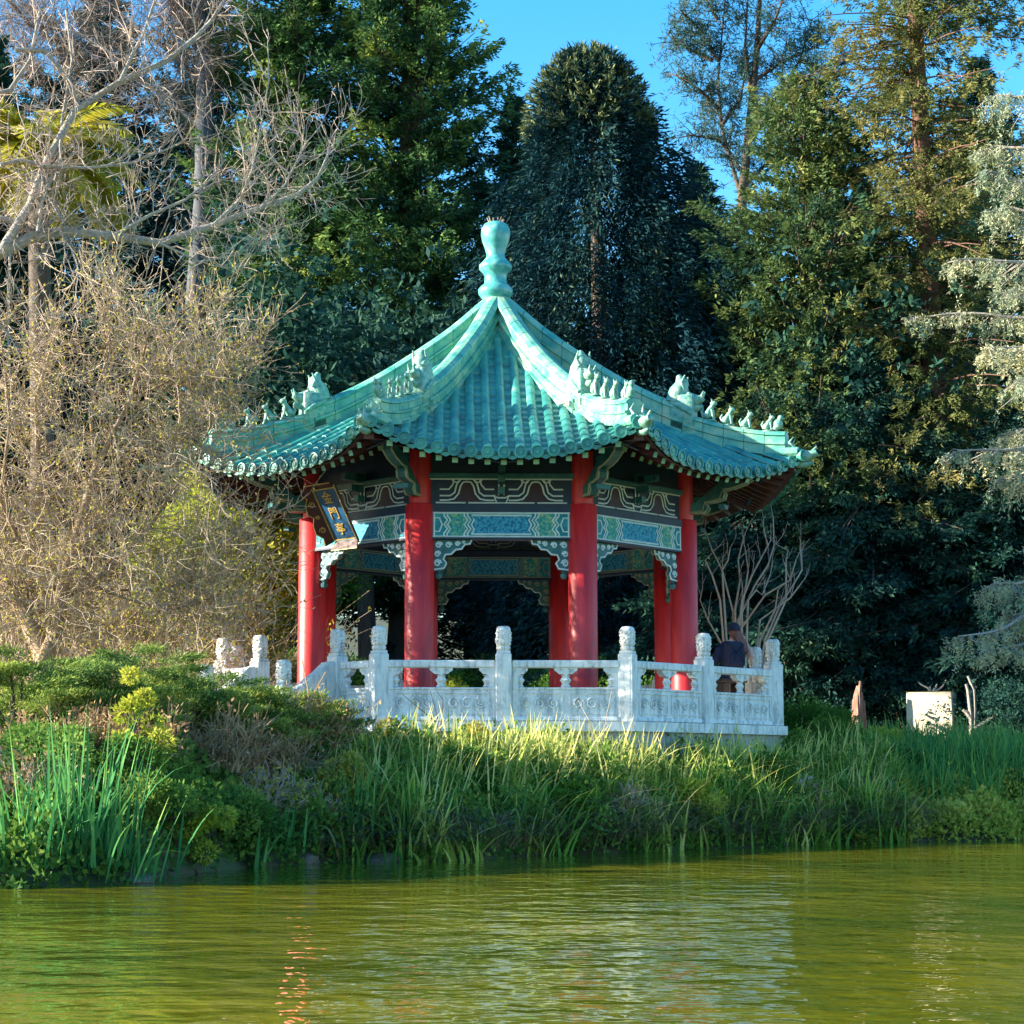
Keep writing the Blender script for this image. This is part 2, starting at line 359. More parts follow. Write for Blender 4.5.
def fr_lines():
    L = []
    for s in (-1, 1):
        for h in (-1, 1):
            f = lambda x, z: (s*.53+h*x, z)
            L.append([f(0, 5.57), f(.06, 5.56), f(.10, 5.50), f(.13, 5.38), f(.20, 5.30), f(.30, 5.28), f(.42, 5.28)])
            L.append([f(.12, 5.60), f(.16, 5.52), f(.19, 5.40), f(.26, 5.35), f(.42, 5.35)])
            L.append([f(.20, 5.60), f(.22, 5.52), f(.28, 5.45), f(.42, 5.45)])
            L.append([f(.10, 5.60), f(.13, 5.56), f(.20, 5.56), f(.23, 5.60)])
            L.append([f(.02, 5.24), f(.48, 5.24)])
    L.append([(-.12, 5.36), (-.07, 5.24), (.07, 5.24), (.12, 5.36), (.06, 5.32), (-.06, 5.32), (-.12, 5.36)])
    L.append([(-.04, 5.36), (-.04, 5.6)]); L.append([(.04, 5.36), (.04, 5.6)]); L.append([(-1.1, 5.61), (1.1, 5.61)])
    return L
strokes(fl, fr_lines(), -A_C-.066, .0125)
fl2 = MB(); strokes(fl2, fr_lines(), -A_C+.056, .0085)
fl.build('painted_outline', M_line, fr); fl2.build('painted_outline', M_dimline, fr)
ring(fr)
# carved spandrels under the lintel at both columns
SP = [(0, 0), (.62, 0), (.60, -.06), (.52, -.07), (.47, -.14), (.38, -.15), (.31, -.22), (.22, -.23), (.19, -.30), (.24, -.36), (.20, -.44), (.06, -.46), (0, -.42)]
def spiral(cx, cz, r, turns=1.4, a0=0, s=1): return [(cx+s*r*(1-.75*t)*math.cos(a0+t*turns*2*PI), cz+r*(1-.75*t)*math.sin(a0+t*turns*2*PI)) for t in np.linspace(0, 1, 12)]
sps = []
for s in (-1, 1):
    X0 = s*(-HW-.02); Z0 = 4.67
    m_ = MB(); P_ = [(X0+s*x, Z0+z) for x, z in SP]
    if s < 0: P_ = P_[::-1]
    m_.extrude(P_, -A_C-.03, -A_C+.03)
    m_.lathe([(.02, 0), (.05, .02), (.06, .07), (.03, .10), (.05, .13), (.02, .15)], 8, (X0+s*.12, -A_C, Z0-.60))
    o_ = m_.build('spandrel', M_brk, pav)
    Ls = [[(X0+s*x, Z0+z) for x, z in SP[1:]]]
    for (cx_, cz_, r_) in [(.12, -.08, .055), (.27, -.08, .05), (.41, -.06, .04), (.10, -.22, .05), (.10, -.36, .06), (.50, -.035, .02)]:
        Ls.append([(X0+s*px_, Z0+pz_) for px_, pz_ in spiral(cx_, cz_, r_)])
    a_ = MB(); strokes(a_, Ls, -A_C-.034, .014); a_.build('carved_scroll', M_line, o_)
    a_ = MB(); strokes(a_, Ls, -A_C+.034, .010); a_.build('carved_scroll', M_dimline, o_)
    ring(o_)
# inner ceiling
cm = MB(); cm.poly([[3.05/math.cos(PI/8)*math.sin(R(22.5+45*k)), -3.05/math.cos(PI/8)*math.cos(R(22.5+45*k)), 5.92] for k in range(8)][::-1], 0)
for k in range(4): cm.beam((3.0*math.sin(R(45*k)), -3.0*math.cos(R(45*k)), 5.83), (-3.0*math.sin(R(45*k)), 3.0*math.cos(R(45*k)), 5.83), .16, .14-.01*k, 1)
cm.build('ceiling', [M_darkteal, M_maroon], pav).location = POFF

# ---- roof surfaces
KN = np.array([(0.0, 8.93), (0.2, 8.76), (.78, 8.20), (1.40, 7.69), (1.94, 7.28), (2.86, 6.68), (3.33, 6.43), (4.0, 6.07), (4.68, 5.72), (5.3, 5.44)])
def hermite(xk, yk, x):
    mk = np.gradient(yk, xk); i = np.clip(np.searchsorted(xk, x)-1, 0, len(xk)-2); h = xk[i+1]-xk[i]; t_ = (x-xk[i])/h
    return (2*t_**3-3*t_**2+1)*yk[i]+(t_**3-2*t_**2+t_)*h*mk[i]+(-2*t_**3+3*t_**2)*yk[i+1]+(t_**3-t_**2)*h*mk[i+1]
def zs(x, d):
    x = np.abs(np.asarray(x, float)); d = np.asarray(d, float); tt = np.clip(x/(np.maximum(d, .05)*TAN), 0, 1.1)
    return hermite(KN[:, 0], KN[:, 1], d)+.60*(d/4.94)**4.2*tt**2.5
XC = 2.06
def de(x): return 4.66+.27*np.clip(np.abs(x)/XC, 0, 1)**2.2
SPC = .242; tl = .235
rp = MB()
# pans: stepped rows
K = int(5.1/tl)
cols_ = np.linspace(-1, 1, 33)
for k in range(K+1):
    d0 = .12+k*tl; d1 = d0+tl
    hw = d1*TAN
    x_ = cols_*min(hw, XC)
    e_ = de(x_)
    a0 = np.minimum(d0, e_); a1 = np.minimum(d1, e_)
    if np.all(a1-a0 < 1e-6): break
    x0 = np.clip(x_, -a0*TAN, a0*TAN)
    up = np.stack([x0, -a0, zs(x0, a0)+0.0], 1); lo = np.stack([x_, -a1, zs(x_, a1)+.035], 1); lo2 = lo-np.array([0, 0, .04])
    nn = len(x_); Vv = np.concatenate([up, lo, lo2]); ff = []
    for i in range(nn-1):
        ff.append([i, i+1, nn+i+1, nn+i][::-1]); ff.append([nn+i, nn+i+1, 2*nn+i+1, 2*nn+i][::-1])
    rp.add(Vv, ff)
# cover rolls
for j in range(-8, 9):
    x = j*SPC*1.0
    ds = max(abs(x)/TAN-.05, .25); dend = float(de(x))
    if dend-ds < .15: ds = dend-.2
    nt_ = max(1, int(round((dend-ds)/.30))); L_ = (dend-ds)/nt_
    na = 9; ang = np.linspace(0, PI, na)
    jj = RS.normal(0, .004)
    for k in range(nt_):
        da, db = dend-(k+1)*L_, dend-k*L_
        rows = []
        lip = .012 if k < 3 else .003
        for dd, rr, up_ in ((da, .074, .0), (db, .075+lip*.6, lip*.7), (db, .060, .0)):
            z0 = float(zs(x, dd))+.02+up_+RS.normal(0, .002)
            rows.append(np.stack([x+jj+np.cos(ang)*rr, np.full(na, -dd), z0+np.sin(ang)*rr], 1))
        Vv = np.concatenate(rows)
        rp.add(Vv, [[r_*na+i, r_*na+i+1, (r_+1)*na+i+1, (r_+1)*na+i] for r_ in range(2) for i in range(na-1)])
    # round end tile
    zc = float(zs(x, dend))+.03; mm = MB(); a = np.arange(16)/16*2*PI
    def rg(r_, y_): return np.stack([x+np.cos(a)*r_, np.full(16, -dend-y_), zc+np.sin(a)*r_], 1)
    rr = [rg(.088, -.04), rg(.096, .045), (rg(.078, .048)), rg(.072, .030), rg(.042, .030), rg(.034, .042)]
    Vv = np.concatenate(rr); rp.add(Vv, [[q_*16+i, q_*16+(i+1) % 16, (q_+1)*16+(i+1) % 16, (q_+1)*16+i] for q_ in range(5) for i in range(16)]); rp.poly(Vv[-16:])
# drip tiles between
for j in range(-8, 8):
    x = (j+.5)*SPC; dd = float(de(x)); z0 = float(zs(x, dd))+.0
    P_ = [(x-.10, z0+.02), (x-.10, z0-.03), (x-.06, z0-.06), (x, z0-.085), (x+.06, z0-.06), (x+.10, z0-.03), (x+.10, z0+.02), (x+.05, z0-.012), (x, z0-.02), (x-.05, z0-.012)]
    rp.extrude(P_, -dd-.012, -dd+.01)
roofp = rp.build('roof_panel', M_tile, pav)
for p in roofp.data.polygons: p.use_smooth = False
ring(roofp)
# soffit with rafters
sf = MB()
x_ = np.linspace(-1, 1, 17)
rows = []
for d in (2.95, 3.4, 3.9, 4.4, 1.0):
    if d == 1.0: e_ = de(x_*XC)-.06; xx = x_*XC*.985; rows.append(np.stack([xx, -e_, zs(xx, e_)-.10], 1))
    else: xx = x_*d*TAN; rows.append(np.stack([xx, np.full(17, -d), zs(xx, d)-.16], 1))
Vv = np.concatenate(rows); sf.add(Vv, [[r_*17+i, r_*17+i+1, (r_+1)*17+i+1, (r_+1)*17+i] for r_ in range(4) for i in range(16)], 0)
for j in range(-8, 9):
    x = j*SPC*.985; da = max(2.95, abs(x)/TAN+.02); db = float(de(x))-.16
    if db-da > .25:
        zb_ = float(zs(x, db))-.165; dm = max(da, db-.7)
        if dm-da > .2: sf.beam((x, -da, float(zs(x, da))-.27), (x, -dm-.12, float(zs(x, dm+.12))-.27), .085, .085, 0, 1)
        sf.beam((x, -dm, float(zs(x, dm))-.19), (x, -db, zb_), .085, .085, 0, 1)
sf.beam((-1.95, -4.35, float(zs(1.9, 4.35))-.30), (0, -4.28, float(zs(0, 4.28))-.235), .06, .05, 2); sf.beam((1.95, -4.35, float(zs(1.9, 4.35))-.30), (0, -4.28, float(zs(0, 4.28))-.235), .06, .05, 2)
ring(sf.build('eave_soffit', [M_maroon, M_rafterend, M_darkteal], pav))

# ---- ridges (built along -Y, turned by 22.5+45k)
def zr(r): return float(zs(r*math.sin(PI/8), r*math.cos(PI/8)))
rm = MB()
SEC = [(-.19, -.06), (-.19, .05), (-.15, .06), (-.15, .15), (-.18, .17), (-.18, .21), (-.13, .22), (-.13, .36), (-.16, .375), (-.15, .41), (-.08, .47), (0, .49)]
SEC = SEC+[(-x, z) for x, z in SEC[-2::-1]]
def sweep(mb, r0, r1, hs, ws=1, step=.33, tip=0):
    n_ = max(1, int((r1-r0)/step)); S = np.array(SEC)
    ns = len(S)
    for k in range(n_):
        ra, rb = r0+(r1-r0)*k/n_, r0+(r1-r0)*(k+1)/n_
        st_ = []
        for r_, sh in ((ra, .975), (ra+.005, 1), ((ra+rb)/2, 1), (rb-.005, 1), (rb, .975)):
            up_ = tip*max(0, (r_-r0)/(r1-r0))**2
            h_ = hs(r_); z_ = zr(r_)+up_; st_.append(np.stack([S[:, 0]*ws*sh, np.full(ns, -r_), z_+S[:, 1]*h_*sh], 1))
        Vv = np.concatenate(st_)
        for q_ in range(4):
            mt = 1 if q_ in (0, 3) else 0
            mb.add(Vv, [[q_*ns+i, q_*ns+i+1, (q_+1)*ns+i+1, (q_+1)*ns+i][::-1] for i in range(ns-1)], mt)
    mb.poly(st_[-1]); mb.poly(st_[0])
sweep(rm, .18, 3.32, lambda r: 1.0)
sweep(rm, 3.32, 5.02, lambda r: .74, .92, tip=.03)
# covering cylinder tile hanging out at the corner
for sx in (-1, 1):
    rm.tube([[sx*.10, -4.85, zr(4.85)+.02], [sx*.10, -5.22, zr(5.22)+.03]], .085, 10)
rid = rm.build('ridge', [M_ridge, M_groove], pav)
# figures
def dog(mb, y, z, s):
    mb.ell((0, y+.05*s, z+.12*s), (.06*s, .10*s, .09*s), 8)
    mb.tube([[0, y+.06*s, z+.08*s], [0, y, z+.2*s], [0, y-.07*s, z+.30*s]], [.085*s, .07*s, .05*s], 8)
    mb.ell((0, y-.09*s, z+.34*s), (.055*s, .075*s, .06*s), 8)
    for sx in (-1, 1):
        mb.tube([[sx*.04*s, y-.06*s, z+.22*s], [sx*.045*s, y-.09*s, z+.0]], [.03*s, .022*s], 6)
        mb.tube([[sx*.03*s, y-.07*s, z+.38*s], [sx*.04*s, y-.05*s, z+.44*s]], [.02*s, .008*s], 5)
    mb.tube([[0, y+.13*s, z+.06*s], [0, y+.17*s, z+.18*s], [0, y+.13*s, z+.26*s]], [.025*s, .03*s, .012*s], 6)
fz = .49*.74
for i, r_ in enumerate((3.74, 4.05, 4.36, 4.72)):
    fg = MB(); s_ = (.80, .72, .68, .64)[i]; z_ = zr(r_)+fz+.03*max(0, (r_-3.32)/1.7)**2-.02
    fg.box((0, -r_, z_+.01), (.16, .24*s_, .03)); dog(fg, -r_, z_+.02, s_)
    if i == 3: fg.ell((0, -r_-.16, z_+.12), (.06, .08, .09), 8); fg.ell((0, -r_-.20, z_+.22), (.045, .05, .05), 7); fg.tube([[0, -r_-.1, z_+.03], [0, -r_-.18, z_+.14]], [.05, .06], 7)
    fg.build('ridge_figure', M_fig, rid, True)
bz = zr(3.32)
bm_ = MB()   # large ridge dragon: block base, rearing body, snout, horns
bm_.bbox((0, -3.30, bz+.34), (.30, .40, .62), .02)
bm_.tube([[0, -3.16, bz+.55], [0, -3.22, bz+.74], [0, -3.28, bz+.88], [0, -3.22, bz+1.0]], [.17, .155, .11, .04], 9)
bm_.tube([[0, -3.24, bz+.62], [0, -3.40, bz+.58], [0, -3.56, bz+.56], [0, -3.64, bz+.60]], [.13, .12, .085, .05], 9)
bm_.tube([[0, -3.42, bz+.44], [0, -3.56, bz+.43], [0, -3.63, bz+.46]], [.09, .06, .03], 8)
for sx in (-1, 1):
    bm_.tube([[sx*.07, -3.34, bz+.74], [sx*.11, -3.30, bz+.86], [sx*.10, -3.36, bz+.98]], [.045, .03, .01], 6)
    bm_.ell((sx*.09, -3.42, bz+.66), (.035, .04, .035), 6)
    bm_.tube([[sx*.04, -3.62, bz+.62], [sx*.05, -3.66, bz+.70]], [.03, .01], 5)
    bm_.tube([[sx*.14, -3.2, bz+.5], [sx*.17, -3.34, bz+.42], [sx*.15, -3.48, bz+.30]], [.05, .045, .03], 6)
bm_.build('ridge_dragon', M_fig, rid, True)
dh = MB(); tz = zr(5.1)   # dragon head under the end of the ridge
dh.tube([[0, -4.95, tz-.05], [0, -5.15, tz+.0], [0, -5.36, tz-.03], [0, -5.50, tz+.02]], [.12, .125, .09, .05], 9)
dh.tube([[0, -5.18, tz-.14], [0, -5.34, tz-.17], [0, -5.44, tz-.14]], [.07, .05, .025], 7)
dh.tube([[0, -5.44, tz+.05], [0, -5.50, tz+.12]], [.035, .01], 6)
for sx in (-1, 1): dh.tube([[sx*.06, -5.16, tz+.08], [sx*.10, -5.08, tz+.2], [sx*.08, -5.14, tz+.28]], [.04, .025, .008], 6); dh.ell((sx*.085, -5.26, tz+.05), (.035, .04, .035), 6)
dh.build('ridge_end_dragon', M_fig, rid, True)
ring(rid, ang0=22.5)
# hip rafter and carved corner bracket
hb = MB(); cr = rc
hb.beam((0, -cr+.1, zr(cr)-.42), (0, -5.15, zr(5.15)-.16), .16, .20, 0)
BK0 = [(3.35, 5.22), (3.72, 5.22), (3.78, 5.30), (3.74, 5.40), (3.9, 5.42), (4.05, 5.46), (4.08, 5.56), (4.04, 5.64), (4.25, 5.66), (4.42, 5.72), (4.62, 5.84), (4.62, 5.95), (3.35, 5.78)]
BK = [(3.3+(p[0]-3.35)*.95, 5.33+(p[1]-5.22)*.88) for p in BK0]
def side_board(mb, P, x0, x1, mt):   # outline in (r,z), thickness along x
    from mathutils.geometry import tessellate_polygon
    n_ = len(P); T = tessellate_polygon([[Vector((p[0], p[1], 0)) for p in P]])
    Vv = [[x0, -p[0], p[1]] for p in P]+[[x1, -p[0], p[1]] for p in P]
    mb.add(Vv, [list(q_) for q_ in T]+[[n_+a for a in q_[::-1]] for q_ in T], mt); mb.add(Vv, [[i, (i+1) % n_, n_+(i+1) % n_, n_+i] for i in range(n_)], mt)
side_board(hb, BK[:12]+[(p[0]-.10, p[1]+.17) for p in BK[11:5:-1]]+[(3.5, 5.50), (3.35, 5.48)], -.07, .07, 1)
for r_, z_ in ((3.95, 5.41),): hb.box((0, -r_, z_), (.24, .10, .07), mat=1)
hbo = hb.build('corner_bracket', [M_maroon, M_brk], pav)
hl = MB()
for sx in (-.076, .076):
    hl.tube([[sx, -p[0], p[1]] for p in BK[:12]], .016, 4)
    hl.tube([[sx, -3.4, 5.34], [sx, -3.62, 5.36], [sx, -3.66, 5.5], [sx, -3.9, 5.54], [sx, -3.95, 5.66], [sx, -4.3, 5.78]], .013, 4)
hl.build('painted_outline', M_dimline, hbo)
ring(hbo, ang0=22.5)
# finial
fn = MB()
fn.lathe([(.34, 8.90), (.30, 9.08), (.22, 9.16), (.21, 9.22), (.25, 9.26), (.295, 9.32), (.30, 9.40), (.25, 9.46), (.195, 9.50), (.19, 9.64), (.22, 9.70), (.28, 9.76), (.285, 9.83), (.22, 9.90), (.165, 9.97), (.155, 10.02), (.19, 10.14), (.235, 10.27), (.255, 10.38), (.245, 10.48), (.20, 10.56), (.12, 10.60), (.02, 10.61)], 36)
for k in range(12):
    a_ = k/12*2*PI+RS.uniform(0, .3); fn.tube([[.10*math.cos(a_), .10*math.sin(a_), 10.58], [.15*math.cos(a_), .15*math.sin(a_), 10.66+RS.uniform(-.02, .03)]], [.016, .006], 4, 1)
fn.build('finial', [M_fin, M_goldtwig], pav, True).location = Vector((-.03, 0, 0))+POFF

# plaque hung on the front-left side; built upright facing -Y then tilted
pl = MB()
pl.bbox((0, 0, 0), (.50, .05, .86), .01, 0)
plq = pl.build('name_board', M_plaqueblue, pav)
fm_ = MB()
for s in (-1, 1):
    fm_.box((s*.256, -.028, 0), (.014, .03, .89)); fm_.box((0, -.028, s*.436), (.50, .03, .014))
fm_.build('board_frame', M_gold, plq)
wn = MB()
wing = [(0, .47), (.15, .52), (.19, .42), (.13, .34), (.20, .24), (.22, .10), (.15, .02), (.21, -.10), (.22, -.24), (.14, -.34), (.16, -.48), (0, -.46)]
from mathutils.geometry import tessellate_polygon
ca_ = .72
for s in (-1, 1):
    T = tessellate_polygon([[Vector((p[0], p[1], 0)) for p in wing]]); n_ = len(wing)
    W3 = lambda p, o: [s*(.27+p[0]*ca_+o*.7), -.03-p[0]*(1-ca_**2)**.5+o*.7, p[1]]
    Vv = [W3(p, 0) for p in wing]+[W3(p, .022) for p in wing]
    wn.add(Vv, [list(q_) for q_ in T]+[[n_+a for a in q_[::-1]] for q_ in T], 0); wn.add(Vv, [[i, (i+1) % n_, n_+(i+1) % n_, n_+i] for i in range(n_)], 0)
    for P2 in (wing[1:-1], spiral(.10, .22, .055), spiral(.10, -.22, .055), spiral(.09, 0, .035)):
        wn.tube([W3(p, -.006) for p in P2], .009, 4, 1)
    P4 = [[-.25, -.03, s*.455], [.25, -.03, s*.455], [.30, -.14, s*.56], [-.30, -.14, s*.56]]
    wn.add(P4+[[p[0], p[1]+.02, p[2]+s*.012] for p in P4], [[0, 1, 2, 3], [7, 6, 5, 4], [0, 4, 5, 1], [1, 5, 6, 2], [2, 6, 7, 3], [3, 7, 4, 0]], 0)
    wn.tube([P4[3], P4[2]], .010, 4, 1)
wn.build('scroll_side', [M_maroon, M_gold], plq)
for i, ch in enumerate('金門亭'):
    cu = bpy.data.curves.new('t', 'FONT'); cu.body = ch; cu.size = .22; cu.extrude = .006; cu.align_x = 'CENTER'; cu.align_y = 'CENTER'
    to = bpy.data.objects.new('t', cu); COL.objects.link(to); me = bpy.data.meshes.new_from_object(to); COL.objects.unlink(to); bpy.data.objects.remove(to)
    me.materials.clear(); me.materials.append(M_gold)
    lo_ = bpy.data.objects.new('gold_character', me); COL.objects.link(lo_); lo_.parent = plq
    lo_.location = (0, -.034, .27-.27*i); lo_.rotation_euler = (PI/2, 0, 0)
plq.rotation_euler = (R(32), 0, R(-45))
pd = 3.55
plq.location = Vector((pd*math.sin(R(-45))-.06, -pd*math.cos(R(-45))-.06, 5.14))+POFF

# ------------------------------------------------------------------ balustrade
bal = empty('stone_balustrade', (0, 0, 1.86), 'carved white stone balustrade running round the pavilion terrace', 'balustrade')
def bchild(o, x, y, rz=0, z=0): o.parent = bal; o.location = (x, y, z-1.86); o.rotation_euler.z = rz; return o
pm = MB(); pm.bbox((0, 0, 2.35), (.23, .23, .98), .014)
for s in (-1, 1): pm.box((0, s*.114, 2.32), (.14, .012, .72)); pm.box((s*.114, 0, 2.32), (.012, .14, .72))
pm.bbox((0, 0, 2.862), (.20, .20, .045), .01)
post0 = pm.build('balustrade_post', M_marble)
km = MB(); prof = [(.078, 2.88), (.10, 2.90), (.106, 2.94), (.085, 2.955)]
for i in range(9): prof.append((.106+.005*(i % 2), 2.965+i*.027))
prof += [(.100, 3.215), (.078, 3.238), (.02, 3.245)]
km.lathe(prof, 20)
for i in range(60):   # carved cloud bosses
    a_ = RS.uniform(0, 2*PI); z_ = RS.uniform(2.97, 3.19); km.ell((.104*math.cos(a_), .104*math.sin(a_), z_), (.020, .020, .015), 5)
km.build('carved_cap', M_carve, post0, True)
bchild(post0, 0, 0)
def panel(L):
    """one bay, clear length L, centred, along x"""
    m_ = MB()
    m_.bbox((0, 0, 2.69), (L, .16, .11), .015); m_.bbox((0, 0, 2.335), (L, .13, .035), .008); m_.box((0, 0, 2.10), (L, .10, .44)); m_.bbox((0, 0, 1.90), (L, .18, .06), .01)
    for s in (-1, 1):
        m_.box((s*(L/2-.045), 0, 2.49), (.09, .12, .30))
        # carved frame lines on both faces of the solid panel
        y_ = s*.056
        for (cx_, w_) in ((0, L-.16),) if L < .9 else ((-L/4+.01, L/2-.12), (L/4-.01, L/2-.12)):
            for a_, b_ in (((-w_/2, 1.98), (w_/2, 1.98)), ((-w_/2, 2.27), (w_/2, 2.27))): m_.box((cx_, y_, a_[1]), (w_, .016, .018))
            for q_ in (-1, 1): m_.box((cx_+q_*w_/2, y_, 2.125), (.018, .016, .308))
            for k in range(3): m_.tube([[cx_+(k-1)*w_*.3+p[0], y_, 2.125+p[1]] for p in spiral(0, 0, .085, 1.5, k)], .017, 5)
    # vase balusters with cloud tops
    for x_, full in ((0, 1), (-L/2+.10, 0), (L/2-.10, 0)):
        if L < .9 and full: continue
        m_.lathe([(.055, 2.35), (.075, 2.37), (.05, 2.40), (.065, 2.43), (.085, 2.46), (.06, 2.49), (.05, 2.51), (.07, 2.53)], 14, (x_, 0, 0), sy=.7)
        wv = .17 if full else .13
        cl = [(-wv, 2.64), (-wv*.98, 2.60), (-wv*.75, 2.575), (-wv*.55, 2.545), (-wv*.3, 2.545), (0, 2.52), (wv*.3, 2.545), (wv*.55, 2.545), (wv*.75, 2.575), (wv*.98, 2.60), (wv, 2.64)]
        m_.extrude([(x_+p[0], p[1]) for p in cl], -.055, .055)
        for s in (-1, 1):
            for k in (-1, 1): m_.tube([[x_+k*wv*.45+p[0], s*.058, 2.59+p[1]] for p in spiral(0, 0, .03, 1.3)], .008, 4)
    return m_
side = 2*A_R*TAN
def P_(k, t_):   # point on side k of the rail octagon, t 0..1
    a_ = R(45*k); x = (t_-.5)*side; return (x*math.cos(a_)+A_R*math.sin(a_), x*math.sin(a_)-A_R*math.cos(a_))
bigL = side/2-.25
pan0 = panel(bigL).build('balustrade_panel', M_marble); smL = side/4-.25; pan1 = panel(smL).build('balustrade_panel', M_marble)
first = {'a': True, 'b': True, 'p': True}
def place(kind, k, t_):
    x, y = P_(k, t_); src = {'a': pan0, 'b': pan1, 'p': post0}[kind]
    o = src if first[kind] else cp(src); first[kind] = False
    bchild(o, x, y, R(45*k+(22.5 if kind == 'p' and t_ == 0 else 0)))
for k in range(8):
    place('p', k, 0)
    if k == 7:
        place('p', k, .25); place('p', k, .75); place('b', k, .125); place('b', k, .875)
    else:
        place('p', k, .5); place('a', k, .25); place('a', k, .75)
# sloping stair rails and newels
for t_ in (.25, .75):
    x, y = P_(7, t_); n_ = (-math.sin(R(45)), -math.cos(R(45)))
    nw = cp(post0); bchild(nw, x+n_[0]*1.03, y+n_[1]*1.03, R(-45)); nw.location.z = -1.86-.50
    sr = MB(); P2 = [(.12, 1.86), (.12, 2.74), (.25, 2.74), (.45, 2.58), (.70, 2.38), (.92, 2.24), (.92, 1.2), (.12, 1.5)]
    side_board(sr, P2, -.06, .06, 0)
    sr.beam((0, -.14, 2.72), (0, -.92, 2.22), .16, .09)
    for xx in (-.064, .064): sr.tube([[xx, -p[0], p[1]] for p in [(.2, 2.0), (.2, 2.55), (.84, 2.12), (.84, 1.6), (.2, 2.0)]], .012, 4)
    o = sr.build('stair_rail', M_marble); bchild(o, x, y, R(-45))

# ------------------------------------------------------------------ person behind the rail on the right
M_skin = mat('skin', [(.55, .33, .25), (.60, .38, .29)], 5, .5)
M_navy = mat('navy_cloth', [(.008, .012, .045), (.015, .022, .07)], 12, .9, .5, 60)
M_hair = mat('auburn_hair', [(.10, .025, .015), (.26, .08, .045)], 30, .5, .4, 40, stretch=(1, 1, .15))
M_cap = mat('dark_knit', [(.008, .010, .03), (.02, .025, .055)], 20, .9, .5, 70)
M_pack = mat('backpack_cloth', [(.006, .008, .03), (.012, .018, .055)], 8, .8, .5, 50)
M_pants = mat('dark_trousers', [(.015, .02, .035), (.03, .035, .05)], 8, .9)
def remesh(mb, name, mats, parent, vox):
    o = mb.build(name, mats, parent, True)
    md = o.modifiers.new('r', 'REMESH'); md.mode = 'VOXEL'; md.voxel_size = vox; md.use_smooth_shade = True
    sm = o.modifiers.new('s', 'SMOOTH'); sm.iterations = 4; sm.factor = .5
    dg = bpy.context.evaluated_depsgraph_get(); me = bpy.data.meshes.new_from_object(o.evaluated_get(dg)); o.modifiers.clear(); o.data = me
    if not me.materials:
        for m_ in mats if isinstance(mats, list) else [mats]: me.materials.append(m_)
    return o
pc = at(733, 664, -1.25)          # sits just inside the front-right rail, back to the water
per = empty('person', (pc[0], pc[1], FLOOR+.26), 'seated person in navy jacket and dark knit cap with long auburn hair', 'person', rz=R(25))
bd = MB()    # local: back towards -Y, head at z
bd.tube([[0, .02, .50], [0, .0, .62], [-.02, .0, .80], [-.02, .02, .97], [0, .03, 1.05]], [.17, .155, .175, .19, .10], 12)
bd.ell((-.02, .02, .93), (.225, .115, .13), 10)
bd.tube([[0, .03, 1.02], [.03, .03, 1.12], [.05, .04, 1.16]], [.06, .052, .05], 10)
bd.ell((.06, .05, 1.235), (.078, .098, .118), 12)
bd.ell((.06, .148, 1.225), (.014, .02, .02), 6); bd.ell((-.018, .05, 1.225), (.014, .022, .03), 6); bd.ell((.138, .05, 1.225), (.014, .022, .03), 6)
for s in (-1, 1):
    bd.tube([[s*.09, .04, .52], [s*.11, .28, .53], [s*.12, .48, .52]], [.095, .08, .062], 10)
    bd.tube([[s*.12, .48, .52], [s*.12, .50, .10], [s*.12, .46, -.18]], [.062, .055, .042], 9)
    bd.tube([[s*.12, .42, -.21], [s*.12, .56, -.225], [s*.12, .64, -.23]], [.045, .042, .03], 8)
# right arm: elbow on rail, forearm raised to the cheek; left arm to the lap
bd.tube([[.19, .0, .95], [.25, -.06, .86], [.27, -.14, .79]], [.062, .052, .045], 9)
bd.tube([[.27, -.14, .79], [.26, -.10, .93], [.22, -.03, 1.06]], [.044, .036, .027], 9)
bd.ell((.205, -.01, 1.11), (.026, .038, .046), 8)
for i in range(4): bd.tube([[.205-.012*i+.01, -.02+.018*i, 1.14], [.185-.010*i, -.01+.018*i, 1.175], [.155, .0+.018*i, 1.19-.004*i]], [.010, .009, .008], 6)
bd.tube([[.20, -.03, 1.10], [.165, -.045, 1.13], [.145, -.04, 1.155]], [.011, .010, .009], 6)
bd.tube([[-.22, .02, .95], [-.27, .06, .78], [-.22, .18, .66]], [.06, .05, .042], 9)
bd.tube([[-.22, .18, .66], [-.12, .30, .62]], [.04, .028], 8)
bd.ell((-.09, .33, .615), (.04, .045, .022), 8)
for i in range(4): bd.tube([[-.10+.016*i, .35, .62], [-.075+.016*i, .40, .61], [-.065+.014*i, .425, .59]], [.010, .009, .008], 6)
remesh(bd, 'body', M_skin, per, .012)
jk = MB()
jk.tube([[0, .02, .46], [0, .0, .60], [-.02, .0, .80], [-.02, .01, .95], [0, .03, 1.045]], [.19, .175, .195, .21, .09], 12)
jk.ell((-.02, .02, .93), (.245, .135, .145), 10)
jk.tube([[.20, .0, .95], [.26, -.06, .87]], [.076, .066], 9); jk.tube([[-.23, .02, .95], [-.285, .06, .78], [-.24, .17, .67]], [.075, .066, .058], 9)
remesh(jk, 'jacket', M_navy, per, .014)
tp = MB()
for s in (-1, 1):
    tp.tube([[s*.07, .0, .50], [s*.11, .28, .535], [s*.12, .49, .53]], [.125, .095, .078], 10); tp.tube([[s*.12, .49, .53], [s*.12, .515, .10], [s*.12, .47, -.16]], [.078, .068, .056], 9)
remesh(tp, 'trousers', M_pants, per, .014)
hr = MB()
